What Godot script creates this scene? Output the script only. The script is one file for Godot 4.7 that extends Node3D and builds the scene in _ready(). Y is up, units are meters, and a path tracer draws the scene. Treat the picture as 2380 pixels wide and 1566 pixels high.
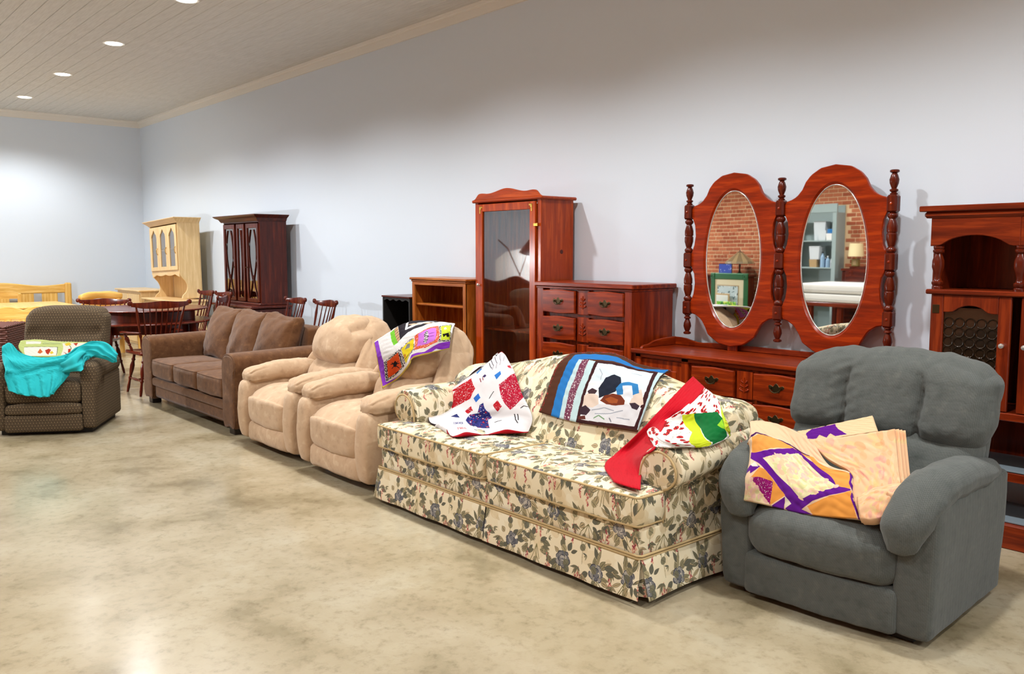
extends Node3D

# ---------------------------------------------------------------- mesh builder
class MB:
	var v := PackedVector3Array()
	var n := PackedVector3Array()
	var uv := PackedVector2Array()
	var ix := PackedInt32Array()
	var xf := Transform3D.IDENTITY

	func at(p: Vector3, b := Basis.IDENTITY) -> MB:
		xf = Transform3D(b, p)
		return self

	static func volume(vs: PackedVector3Array, ids: PackedInt32Array) -> float:
		var s := 0.0
		var c := vs[0]
		for k in range(0, ids.size(), 3):
			var a := vs[ids[k]] - c
			var b := vs[ids[k + 1]] - c
			var d := vs[ids[k + 2]] - c
			s += a.dot(d.cross(b))
		return s

	# a closed shape: turned right side out, then smooth, flat (limit 0) or smooth up to an angle
	func add(vs: PackedVector3Array, ids: PackedInt32Array, limit := 180.0, uvs := PackedVector2Array()) -> void:
		if volume(vs, ids) < 0.0:
			for k in range(0, ids.size(), 3):
				var t := ids[k + 1]
				ids[k + 1] = ids[k + 2]
				ids[k + 2] = t
		emit(vs, ids, limit, uvs)

	func emit(vs: PackedVector3Array, ids: PackedInt32Array, limit := 180.0, uvs := PackedVector2Array()) -> void:
		var has_uv := uvs.size() == vs.size()
		var first := v.size()
		var tris := ids.size() / 3
		var fn := PackedVector3Array()
		fn.resize(tris)
		for k in tris:
			var a := vs[ids[k * 3]]
			fn[k] = (vs[ids[k * 3 + 2]] - a).cross(vs[ids[k * 3 + 1]] - a)
		if limit >= 180.0:
			var vn := PackedVector3Array()
			vn.resize(vs.size())
			for k in tris:
				for j in 3:
					vn[ids[k * 3 + j]] += fn[k]
			for i in vs.size():
				v.append(xf * vs[i])
				n.append((xf.basis * vn[i]).normalized())
				uv.append(uvs[i] if has_uv else Vector2(vs[i].x, vs[i].y))
			for i in ids.size():
				ix.append(first + ids[i])
			return
		var touch := []
		if limit > 0.0:
			touch.resize(vs.size())
			for i in vs.size():
				touch[i] = PackedInt32Array()
			for k in tris:
				for j in 3:
					touch[ids[k * 3 + j]].append(k)
		var least := cos(deg_to_rad(limit))
		var un := PackedVector3Array()
		un.resize(tris)
		for k in tris:
			un[k] = fn[k].normalized()
		for k in tris:
			for j in 3:
				var i := ids[k * 3 + j]
				var nn := fn[k]
				if limit > 0.0:
					nn = Vector3.ZERO
					for q in touch[i]:
						if un[q].dot(un[k]) >= least:
							nn += fn[q]
				ix.append(v.size())
				v.append(xf * vs[i])
				n.append((xf.basis * nn).normalized())
				uv.append(uvs[i] if has_uv else Vector2(vs[i].x, vs[i].y))

	func box(c: Vector3, s: Vector3, bev := 0.004) -> MB:
		var h := s / 2
		bev = minf(bev, minf(h.x, minf(h.y, h.z)) * 0.9)
		var vs := PackedVector3Array()
		var ids := PackedInt32Array()
		for sx in [-1, 1]:
			for sy in [-1, 1]:
				for sz in [-1, 1]:
					var q := Vector3(sx, sy, sz)
					vs.append(c + Vector3(q.x * h.x, q.y * (h.y - bev), q.z * (h.z - bev)))
					vs.append(c + Vector3(q.x * (h.x - bev), q.y * h.y, q.z * (h.z - bev)))
					vs.append(c + Vector3(q.x * (h.x - bev), q.y * (h.y - bev), q.z * h.z))
		var cor := func(x: int, y: int, z: int) -> int: return (x * 4 + y * 2 + z) * 3
		var quad := func(a: int, b: int, d: int, e: int) -> void:
			var out := (vs[a] + vs[b] + vs[d] + vs[e]) / 4 - c
			if (vs[d] - vs[a]).cross(vs[b] - vs[a]).dot(out) < 0:
				ids.append_array(PackedInt32Array([a, d, b, a, e, d]))
			else:
				ids.append_array(PackedInt32Array([a, b, d, a, d, e]))
		for s_ in 2:
			quad.call(cor.call(s_, 0, 0), cor.call(s_, 1, 0), cor.call(s_, 1, 1), cor.call(s_, 0, 1))
			quad.call(cor.call(0, s_, 0) + 1, cor.call(1, s_, 0) + 1, cor.call(1, s_, 1) + 1, cor.call(0, s_, 1) + 1)
			quad.call(cor.call(0, 0, s_) + 2, cor.call(1, 0, s_) + 2, cor.call(1, 1, s_) + 2, cor.call(0, 1, s_) + 2)
			for t in 2:
				quad.call(cor.call(s_, t, 0), cor.call(s_, t, 1), cor.call(s_, t, 1) + 1, cor.call(s_, t, 0) + 1)
				quad.call(cor.call(s_, 0, t), cor.call(s_, 1, t), cor.call(s_, 1, t) + 2, cor.call(s_, 0, t) + 2)
				quad.call(cor.call(0, s_, t) + 1, cor.call(1, s_, t) + 1, cor.call(1, s_, t) + 2, cor.call(0, s_, t) + 2)
				for u in 2:
					var k: int = cor.call(s_, t, u)
					var out2 := vs[k] + vs[k + 1] + vs[k + 2] - c * 3
					if (vs[k + 2] - vs[k]).cross(vs[k + 1] - vs[k]).dot(out2) < 0:
						ids.append_array(PackedInt32Array([k, k + 2, k + 1]))
					else:
						ids.append_array(PackedInt32Array([k, k + 1, k + 2]))
		emit(vs, ids, 0.0)
		return self

	# rings of equal length joined to a tube; ends closed with fans
	func rings(rs: Array, closed_ends := true, limit := 180.0, loop := false) -> MB:
		var m: int = rs[0].size()
		var vs := PackedVector3Array()
		var ids := PackedInt32Array()
		for r in rs:
			vs.append_array(r)
		var last := rs.size() if loop else rs.size() - 1
		for i in last:
			var a := i * m
			var b := ((i + 1) % rs.size()) * m
			for j in m:
				var j2 := (j + 1) % m
				ids.append_array(PackedInt32Array([a + j, b + j, b + j2, a + j, b + j2, a + j2]))
		if closed_ends and not loop:
			for e in [0, rs.size() - 1]:
				var c := Vector3.ZERO
				for p in rs[e]:
					c += p
				vs.append(c / m)
				var k := vs.size() - 1
				for j in m:
					if e == 0:
						ids.append_array(PackedInt32Array([k, j, (j + 1) % m]))
					else:
						ids.append_array(PackedInt32Array([k, e * m + (j + 1) % m, e * m + j]))
		add(vs, ids, limit)
		return self

	# profile of (radius, height) pairs turned about y
	func lathe(pr: PackedVector2Array, seg := 16, limit := 50.0) -> MB:
		var rs := []
		for p in pr:
			var r := PackedVector3Array()
			for j in seg:
				var a := TAU * j / seg
				r.append(Vector3(maxf(p.x, 0.0002) * cos(a), p.y, maxf(p.x, 0.0002) * sin(a)))
			rs.append(r)
		return rings(rs, true, limit)

	func tube(path: PackedVector3Array, radii: PackedFloat32Array, seg := 8, flat := 1.0, up := Vector3.UP, loop := false) -> MB:
		var rs := []
		var count := path.size()
		for i in count:
			var t: Vector3
			if loop:
				t = path[(i + 1) % count] - path[(i + count - 1) % count]
			else:
				t = path[mini(i + 1, count - 1)] - path[maxi(i - 1, 0)]
			t = t.normalized()
			var u := up
			if absf(t.dot(u)) > 0.98:
				u = Vector3.RIGHT
			var sx := t.cross(u).normalized()
			var sy := sx.cross(t).normalized()
			var rr := radii[mini(i, radii.size() - 1)]
			var r := PackedVector3Array()
			for j in seg:
				var a := TAU * j / seg
				r.append(path[i] + sx * cos(a) * rr + sy * sin(a) * rr * flat)
			rs.append(r)
		return rings(rs, true, 180.0 if seg > 5 else 30.0, loop)

	# outline in x, y pushed along z from -d/2 to d/2, edges chamfered
	func ext(poly: PackedVector2Array, d: float, bev := 0.004, limit := 40.0) -> MB:
		var m := poly.size()
		if Geometry2D.is_polygon_clockwise(poly):
			poly.reverse()
		var ins := PackedVector2Array()
		for i in m:
			var e1 := (poly[i] - poly[(i + m - 1) % m]).normalized()
			var e2 := (poly[(i + 1) % m] - poly[i]).normalized()
			var n1 := Vector2(-e1.y, e1.x)
			var n2 := Vector2(-e2.y, e2.x)
			var b := n1 + n2
			var k := maxf(b.dot(n1), 0.35)
			ins.append(poly[i] + b / k * bev)
		var vs := PackedVector3Array()
		for i in m: vs.append(Vector3(ins[i].x, ins[i].y, d / 2))
		for i in m: vs.append(Vector3(poly[i].x, poly[i].y, d / 2 - bev))
		for i in m: vs.append(Vector3(poly[i].x, poly[i].y, -d / 2 + bev))
		for i in m: vs.append(Vector3(ins[i].x, ins[i].y, -d / 2))
		var ids := PackedInt32Array()
		for s in 3:
			for j in m:
				var j2 := (j + 1) % m
				var a := s * m
				ids.append_array(PackedInt32Array([a + j, a + m + j2, a + m + j, a + j, a + j2, a + m + j2]))
		var tri := Geometry2D.triangulate_polygon(ins)
		if tri.is_empty():
			tri = Geometry2D.triangulate_polygon(poly)
		for k in range(0, tri.size(), 3):
			var a := tri[k]
			var b2 := tri[k + 1]
			var c := tri[k + 2]
			if (ins[b2] - ins[a]).cross(ins[c] - ins[a]) > 0.0:
				var t := b2
				b2 = c
				c = t
			ids.append_array(PackedInt32Array([a, b2, c]))
			ids.append_array(PackedInt32Array([a + 3 * m, c + 3 * m, b2 + 3 * m]))
		add(vs, ids, limit)
		return self

	# a rounded box on a lattice, bent by shape(point, q) with q in -1..1 on each axis
	func soft(c: Vector3, s: Vector3, r: float, res: Vector3i, shape = null, limit := 180.0) -> MB:
		var h := s / 2
		r = minf(r, minf(h.x, minf(h.y, h.z)) * 0.999)
		var inner := h - Vector3(r, r, r)
		var steps := []
		for a in 3:
			var l := PackedFloat32Array()
			var rs := clampf(r / h[a], 0.02, 1.0)
			for i in res[a] + 1:
				var t := 2.0 * i / res[a] - 1.0
				# more rows near the rounded edges
				l.append(lerpf(t, sin(t * PI / 2), 0.75 * (1.0 - rs * 0.3)))
			steps.append(l)
		var seen := {}
		var vs := PackedVector3Array()
		var ids := PackedInt32Array()
		var faces := [[0, 1, 2], [1, 2, 0], [2, 0, 1]]
		for f in faces:
			for side in 2:
				var w: int = f[0]
				var a: int = f[1]
				var b: int = f[2]
				var grid := []
				for i in res[a] + 1:
					var row := PackedInt32Array()
					for j in res[b] + 1:
						var key := Vector3i.ZERO
						key[w] = side * res[w]
						key[a] = i
						key[b] = j
						if not seen.has(key):
							var q := Vector3(steps[0][key.x], steps[1][key.y], steps[2][key.z])
							var p := q * h
							var k := p.clamp(-inner, inner)
							var o := p - k
							if o.length() > 1e-7:
								# cube corner region onto a round corner
								var m := maxf(absf(o.x), maxf(absf(o.y), absf(o.z)))
								o = o.normalized() * m
							p = c + k + o
							if shape != null:
								p = shape.call(p, q)
							seen[key] = vs.size()
							vs.append(p)
						row.append(seen[key])
					grid.append(row)
				for i in res[a]:
					for j in res[b]:
						var p0: int = grid[i][j]
						var p1: int = grid[i + 1][j]
						var p2: int = grid[i + 1][j + 1]
						var p3: int = grid[i][j + 1]
						if side == 1:
							ids.append_array(PackedInt32Array([p0, p2, p1, p0, p3, p2]))
						else:
							ids.append_array(PackedInt32Array([p0, p1, p2, p0, p2, p3]))
		add(vs, ids, limit)
		return self

	static func cat(a: Vector3, b: Vector3, c: Vector3, d: Vector3, t: float) -> Vector3:
		return b.cubic_interpolate(c, a, d, t)

	static func spline(pts: Array, t: float) -> Vector3:
		var k := pts.size() - 1
		var x := clampf(t, 0.0, 1.0) * k
		var i := mini(int(x), k - 1)
		var p0: Vector3 = pts[i - 1] if i > 0 else pts[0] * 2.0 - pts[1]
		var p3: Vector3 = pts[i + 2] if i + 2 <= k else pts[k] * 2.0 - pts[k - 1]
		return cat(p0, pts[i], pts[i + 1], p3, x - i)

	# cloth: a spline sheet through rows of points, with thickness and a relief
	func cloth(ctrl: Array, nu: int, nv: int, thick: float, relief = null) -> MB:
		var top := []
		for i in nv + 1:
			var tv := float(i) / nv
			var line := []
			var nr: int = ctrl[0].size()
			for c in nr:
				var col := []
				for row in ctrl:
					col.append(row[c])
				line.append(spline(col, tv))
			var row2 := PackedVector3Array()
			for j in nu + 1:
				row2.append(spline(line, float(j) / nu))
			top.append(row2)
		var w := nu + 1
		var vs := PackedVector3Array()
		var us := PackedVector2Array()
		var under := PackedVector3Array()
		for i in nv + 1:
			for j in nu + 1:
				var du: Vector3 = top[i][mini(j + 1, nu)] - top[i][maxi(j - 1, 0)]
				var dv: Vector3 = top[mini(i + 1, nv)][j] - top[maxi(i - 1, 0)][j]
				var nn := du.cross(dv).normalized()
				var t2 := Vector2(float(j) / nu, float(i) / nv)
				var hgt := 0.0
				if relief != null:
					hgt = relief.call(t2)
				var edge := minf(minf(t2.x, 1 - t2.x) * nu, minf(t2.y, 1 - t2.y) * nv)
				var th := thick * (0.55 if edge < 0.5 else 1.0)
				vs.append(top[i][j] - nn * hgt)
				under.append(top[i][j] + nn * th)
				us.append(t2)
		var off := vs.size()
		vs.append_array(under)
		us.append_array(us.duplicate())
		var ids := PackedInt32Array()
		for i in nv:
			for j in nu:
				var a := i * w + j
				ids.append_array(PackedInt32Array([a, a + 1, a + w + 1, a, a + w + 1, a + w]))
				var b := off + a
				ids.append_array(PackedInt32Array([b, b + w + 1, b + 1, b, b + w, b + w + 1]))
		for j in nu:
			for e in [[j, j + 1], [nv * w + j + 1, nv * w + j]]:
				ids.append_array(PackedInt32Array([e[1], e[0], off + e[0], e[1], off + e[0], off + e[1]]))
		for i in nv:
			for e in [[(i + 1) * w, i * w], [i * w + nu, (i + 1) * w + nu]]:
				ids.append_array(PackedInt32Array([e[1], e[0], off + e[0], e[1], off + e[0], off + e[1]]))
		add(vs, ids, 180.0, us)
		return self

	func mesh() -> ArrayMesh:
		var a := []
		a.resize(Mesh.ARRAY_MAX)
		a[Mesh.ARRAY_VERTEX] = v
		a[Mesh.ARRAY_NORMAL] = n
		a[Mesh.ARRAY_TEX_UV] = uv
		a[Mesh.ARRAY_INDEX] = ix
		var m := ArrayMesh.new()
		m.add_surface_from_arrays(Mesh.PRIMITIVE_TRIANGLES, a)
		return m

# ---------------------------------------------------------------- scene helpers
var M := {}
var taken := {}

func mb() -> MB:
	return MB.new()

func numbered(called: String) -> String:
	if not taken.has(called):
		taken[called] = 0
		return called
	taken[called] += 1
	return "%s_%03d" % [called, taken[called]]

func tag(o: Node3D, label: String, category: String, group := "") -> Node3D:
	o.set_meta("label", label)
	o.set_meta("category", category)
	if group:
		o.set_meta("group", group)
	return o

func thing(called: String, label: String, category: String, at := Vector3.ZERO, turn := 0.0, group := "") -> Node3D:
	var o := Node3D.new()
	o.name = numbered(called)
	add_child(o)
	o.position = at
	o.rotation_degrees.y = turn
	tag(o, label, category, group)
	return o

func part(called: String, shape, material: Material, parent: Node3D = null, label := "") -> MeshInstance3D:
	var o := MeshInstance3D.new()
	o.mesh = shape.mesh() if shape is MB else shape
	o.mesh.surface_set_material(0, material) if o.mesh.surface_get_material(0) == null else o.set_surface_override_material(0, material)
	o.cast_shadow = GeometryInstance3D.SHADOW_CASTING_SETTING_ON
	if parent == null:
		o.name = numbered(called)
		add_child(o)
	else:
		o.name = called
		parent.add_child(o, true)
	if label:
		o.set_meta("label", label)
	return o

func struct(called: String, shape, material: Material, label := "") -> MeshInstance3D:
	var o := part(called, shape, material)
	o.set_meta("kind", "structure")
	if label:
		o.set_meta("label", label)
	return o

func copy(o: Node3D, called: String, label: String, at: Vector3, turn: float, group := "") -> Node3D:
	var c: Node3D = o.duplicate()
	c.name = numbered(called)
	add_child(c)
	c.position = at
	c.rotation_degrees.y = turn
	c.set_meta("label", label)
	if group:
		c.set_meta("group", group)
	return c

# ---------------------------------------------------------------- textures and materials
func noise(freq: float, oct := 4, seed_ := 1, kind := FastNoiseLite.TYPE_SIMPLEX_SMOOTH) -> FastNoiseLite:
	var f := FastNoiseLite.new()
	f.noise_type = kind
	f.seed = seed_
	f.frequency = freq
	f.fractal_octaves = oct
	return f

func ramp(stops: Array) -> Gradient:
	var g := Gradient.new()
	var o := PackedFloat32Array()
	var c := PackedColorArray()
	for s in stops:
		o.append(s[0])
		c.append(s[1])
	g.offsets = o
	g.colors = c
	return g

func noise_tex(f: FastNoiseLite, size: int, g: Gradient = null, normal := 0.0) -> NoiseTexture2D:
	var t := NoiseTexture2D.new()
	t.width = size
	t.height = size
	t.seamless = true
	t.seamless_blend_skirt = 0.25
	t.noise = f
	if g:
		t.color_ramp = g
	if normal > 0.0:
		t.as_normal_map = true
		t.bump_strength = normal
	return t

func rgb(r: float, g: float, b: float) -> Color:
	return Color(r / 255.0, g / 255.0, b / 255.0)

func plain(c: Color, rough := 0.7, metal := 0.0, spec := 0.5) -> StandardMaterial3D:
	var m := StandardMaterial3D.new()
	m.albedo_color = c
	m.roughness = rough
	m.metallic = metal
	m.metallic_specular = spec
	return m

func tri(m: StandardMaterial3D, s: Vector3, sharp := 4.0, world := false) -> StandardMaterial3D:
	m.uv1_triplanar = true
	m.uv1_world_triplanar = world
	m.uv1_scale = s
	m.uv1_triplanar_sharpness = sharp
	return m

# grain runs along the axis with the small scale: two materials, upright and level grain
func wood(called: String, dark: Color, mid: Color, light: Color, seed_: int, rough := 0.34, fine := 9.0) -> void:
	var f := noise(0.012, 5, seed_)
	f.domain_warp_enabled = true
	f.domain_warp_amplitude = 26.0
	f.domain_warp_frequency = 0.012
	var t := noise_tex(f, 512, ramp([[0.0, dark], [0.33, dark.lerp(mid, 0.55)], [0.48, mid], [0.56, mid.lerp(dark, 0.3)], [0.68, light.lerp(mid, 0.5)], [1.0, light]]))
	for k in [["", Vector3(fine, fine * 0.085, fine)], ["_level", Vector3(fine * 0.085, fine, fine)], ["_deep", Vector3(fine, fine, fine * 0.085)]]:
		var m := plain(Color.WHITE, rough, 0.0, 0.26)
		m.albedo_texture = t
		m.clearcoat_enabled = true
		m.clearcoat = 0.35
		m.clearcoat_roughness = 0.18
		tri(m, k[1] * 0.35, 8.0)
		M[called + k[0]] = m

func fabric(called: String, dark: Color, mid: Color, light: Color, seed_: int, scale: float, bump_freq := 0.0, bump := 0.02, sheen := 0.25) -> StandardMaterial3D:
	var m := plain(Color.WHITE, 0.92, 0.0, 0.2)
	m.albedo_texture = noise_tex(noise(0.014, 5, seed_), 512, ramp([[0.0, dark], [0.4, mid], [0.6, mid], [1.0, light]]))
	m.rim_enabled = true
	m.rim = sheen
	m.rim_tint = 0.6
	tri(m, Vector3.ONE * scale, 3.0)
	if bump_freq > 0.0:
		m.heightmap_enabled = true
		m.heightmap_scale = bump
		m.heightmap_texture = noise_tex(noise(bump_freq, 2, seed_ + 5), 512)
	M[called] = m
	return m

func img_tex(im: Image) -> ImageTexture:
	return ImageTexture.create_from_image(im)

# ---------------------------------------------------------------- a small painter for printed cloth
class Paint:
	var im: Image
	var w: int
	var h: int
	var wrap := false

	func _init(width: int, height: int, c: Color, wrapped := false) -> void:
		w = width
		h = height
		wrap = wrapped
		im = Image.create(w, h, false, Image.FORMAT_RGB8)
		im.fill(c)

	func dot(x: int, y: int, c: Color, a := 1.0) -> void:
		if wrap:
			x = posmod(x, w)
			y = posmod(y, h)
		elif x < 0 or y < 0 or x >= w or y >= h:
			return
		im.set_pixel(x, y, c if a >= 1.0 else im.get_pixel(x, y).lerp(c, a))

	func rect(x0: float, y0: float, x1: float, y1: float, c: Color) -> void:
		im.fill_rect(Rect2i(int(x0), int(y0), int(x1) - int(x0), int(y1) - int(y0)), c)

	func ell(cx: float, cy: float, rx: float, ry: float, rot: float, c: Color, a := 1.0) -> void:
		var m := int(ceil(maxf(rx, ry)))
		var co := cos(rot)
		var si := sin(rot)
		for y in range(int(cy) - m, int(cy) + m + 1):
			for x in range(int(cx) - m, int(cx) + m + 1):
				var dx := x - cx
				var dy := y - cy
				var u := (dx * co + dy * si) / rx
				var t := (-dx * si + dy * co) / ry
				if u * u + t * t <= 1.0:
					dot(x, y, c, a)

	# a pointed leaf from p to q
	func leaf(p: Vector2, q: Vector2, width: float, c: Color, vein: Color, a := 1.0) -> void:
		var l := p.distance_to(q)
		var d := (q - p) / maxf(l, 0.001)
		var s := Vector2(-d.y, d.x)
		var steps := int(l * 1.5) + 2
		for i in steps:
			var t := float(i) / (steps - 1)
			var hw := width * sin(PI * pow(t, 0.8)) * 0.5
			var o := p + d * l * t
			var k := int(hw * 1.5) + 1
			for j in range(-k, k + 1):
				var f := float(j) / k
				var pt := o + s * hw * f
				dot(int(pt.x), int(pt.y), vein if absf(f) > 0.85 or absf(f) < 0.12 else c, a)

	func line(p: Vector2, q: Vector2, width: float, c: Color, a := 1.0) -> void:
		var steps := int(p.distance_to(q) * 1.2) + 1
		var r := maxf(width / 2, 0.5)
		for i in steps + 1:
			var o := p.lerp(q, float(i) / steps)
			for y in range(int(o.y - r + 0.5), int(o.y + r + 0.5)):
				for x in range(int(o.x - r + 0.5), int(o.x + r + 0.5)):
					dot(x, y, c, a)

	func path(pts: Array, width: float, c: Color, a := 1.0) -> void:
		for i in pts.size() - 1:
			line(pts[i], pts[i + 1], width, c, a)

	func poly(pts: PackedVector2Array, c: Color) -> void:
		var lo := pts[0]
		var hi := pts[0]
		for p in pts:
			lo = lo.min(p)
			hi = hi.max(p)
		for y in range(maxi(0, int(lo.y)), mini(h - 1, int(hi.y)) + 1):
			var xs := []
			for i in pts.size():
				var a := pts[i]
				var b := pts[(i + 1) % pts.size()]
				if (a.y <= y) != (b.y <= y):
					xs.append(a.x + (y - a.y) / (b.y - a.y) * (b.x - a.x))
			xs.sort()
			for k in range(0, xs.size() - 1, 2):
				var x0 := maxi(0, int(round(xs[k])))
				var x1 := mini(w, int(round(xs[k + 1])))
				if x1 > x0:
					im.fill_rect(Rect2i(x0, y, x1 - x0, 1), c)

	func speckle(rng: RandomNumberGenerator, count: int, c: Color, r0: float, r1: float, box := Rect2()) -> void:
		var b := box if box.size.x > 0 else Rect2(0, 0, w, h)
		for i in count:
			ell(b.position.x + rng.randf() * b.size.x, b.position.y + rng.randf() * b.size.y, rng.randf_range(r0, r1), rng.randf_range(r0, r1) * 0.8, rng.randf() * PI, c)

	func tex() -> ImageTexture:
		return ImageTexture.create_from_image(im)

# bouquets of grey roses, olive leaves and hanging pink blossom on cream, repeating
func floral_image() -> Image:
	var P := Paint.new(1024, 1024, rgb(238, 226, 196), true)
	var rng := RandomNumberGenerator.new()
	rng.seed = 77
	for i in 170:
		var c: Color = [rgb(222, 202, 162), rgb(230, 213, 176), rgb(206, 184, 146), rgb(247, 239, 216)][rng.randi() % 4]
		P.ell(rng.randf() * 1024, rng.randf() * 1024, rng.randf_range(18, 62), rng.randf_range(12, 40), rng.randf() * PI, c, 0.55)
	var olive := [rgb(146, 138, 106), rgb(120, 117, 94), rgb(170, 158, 122), rgb(100, 101, 88), rgb(186, 168, 130)]
	var ink := rgb(78, 74, 62)
	var places := []
	for gy in 5:
		for gx in 5:
			places.append(Vector2(gx * 205 + (102 if gy % 2 else 0) + rng.randf_range(-24, 24), gy * 205 + 96 + rng.randf_range(-26, 26)))
	var k := 0
	for p in places:
		k += 1
		# stems
		for s in 4:
			var q: Vector2 = p + Vector2(rng.randf_range(-70, 70), rng.randf_range(60, 120))
			P.path([p, p.lerp(q, 0.5) + Vector2(rng.randf_range(-20, 20), 0), q], 3.0, rgb(124, 116, 76), 0.9)
		# leaves round it
		for l in 15:
			var a := rng.randf() * TAU
			var o: Vector2 = p + Vector2(cos(a), sin(a)) * rng.randf_range(24, 66)
			var a2 := a + rng.randf_range(-0.8, 0.8)
			var lg := rng.randf_range(36, 66)
			P.leaf(o, o + Vector2(cos(a2), sin(a2)) * lg, rng.randf_range(17, 30), olive[rng.randi() % 5], ink.lerp(olive[0], 0.3), 0.92)
		# the rose
		if k % 4 != 3:
			var base: Color = [rgb(152, 150, 148), rgb(130, 130, 134), rgb(176, 168, 158)][k % 3]
			for t in 30:
				var a := rng.randf() * TAU
				var r := rng.randf_range(2, 42)
				var o: Vector2 = p + Vector2(cos(a), sin(a) * 0.85) * r
				var cc: Color = base.lerp([rgb(70, 74, 88), rgb(214, 206, 192), rgb(98, 98, 104)][rng.randi() % 3], rng.randf_range(0.2, 0.7))
				P.ell(o.x, o.y, rng.randf_range(9, 18), rng.randf_range(6, 12), a + PI / 2, cc, 0.9)
				P.path([o + Vector2(cos(a + 1.2), sin(a + 1.2)) * 11, o + Vector2(cos(a), sin(a)) * 9, o + Vector2(cos(a - 1.2), sin(a - 1.2)) * 11], 2.4, rgb(44, 48, 62), 0.9)
		# round leaves on thin stems
		for t in 3:
			var o: Vector2 = p + Vector2(rng.randf_range(-110, 110), rng.randf_range(-120, 120))
			P.ell(o.x, o.y, 19, 16, rng.randf() * PI, olive[rng.randi() % 4], 0.9)
			P.path([o + Vector2(-13, -7), o + Vector2(2, 2), o + Vector2(16, 12)], 2.0, ink.lerp(olive[1], 0.4), 0.9)
			P.path([o, o + Vector2(rng.randf_range(-14, 14), 40), o + Vector2(rng.randf_range(-8, 8), 76)], 2.2, rgb(122, 114, 78), 0.9)
		# hanging blossom
		for t in 2:
			var o: Vector2 = p + Vector2([-84, 88][t] + rng.randf_range(-18, 18), rng.randf_range(-10, 60))
			for b in 24:
				var q := o + Vector2(rng.randf_range(-15, 15) * (1.0 - b / 34.0), b * 3.8)
				P.ell(q.x, q.y, rng.randf_range(3.5, 6.5), rng.randf_range(3, 5), rng.randf() * PI, [rgb(196, 112, 104), rgb(214, 150, 132), rgb(150, 60, 72), rgb(226, 178, 150)][rng.randi() % 4], 0.92)
			for l in 5:
				var a := rng.randf_range(0.2, 2.9)
				P.leaf(o, o + Vector2(cos(a), sin(a)) * rng.randf_range(26, 52), 11, olive[rng.randi() % 5], ink, 0.9)
	# small twigs between
	for i in 60:
		var o := Vector2(rng.randf() * 1024, rng.randf() * 1024)
		var a := rng.randf() * TAU
		for l in 3:
			var a2 := a + (l - 1) * 0.7
			P.leaf(o, o + Vector2(cos(a2), sin(a2)) * rng.randf_range(14, 30), 7, olive[rng.randi() % 5], olive[3], 0.8)
	return P.im

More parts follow.
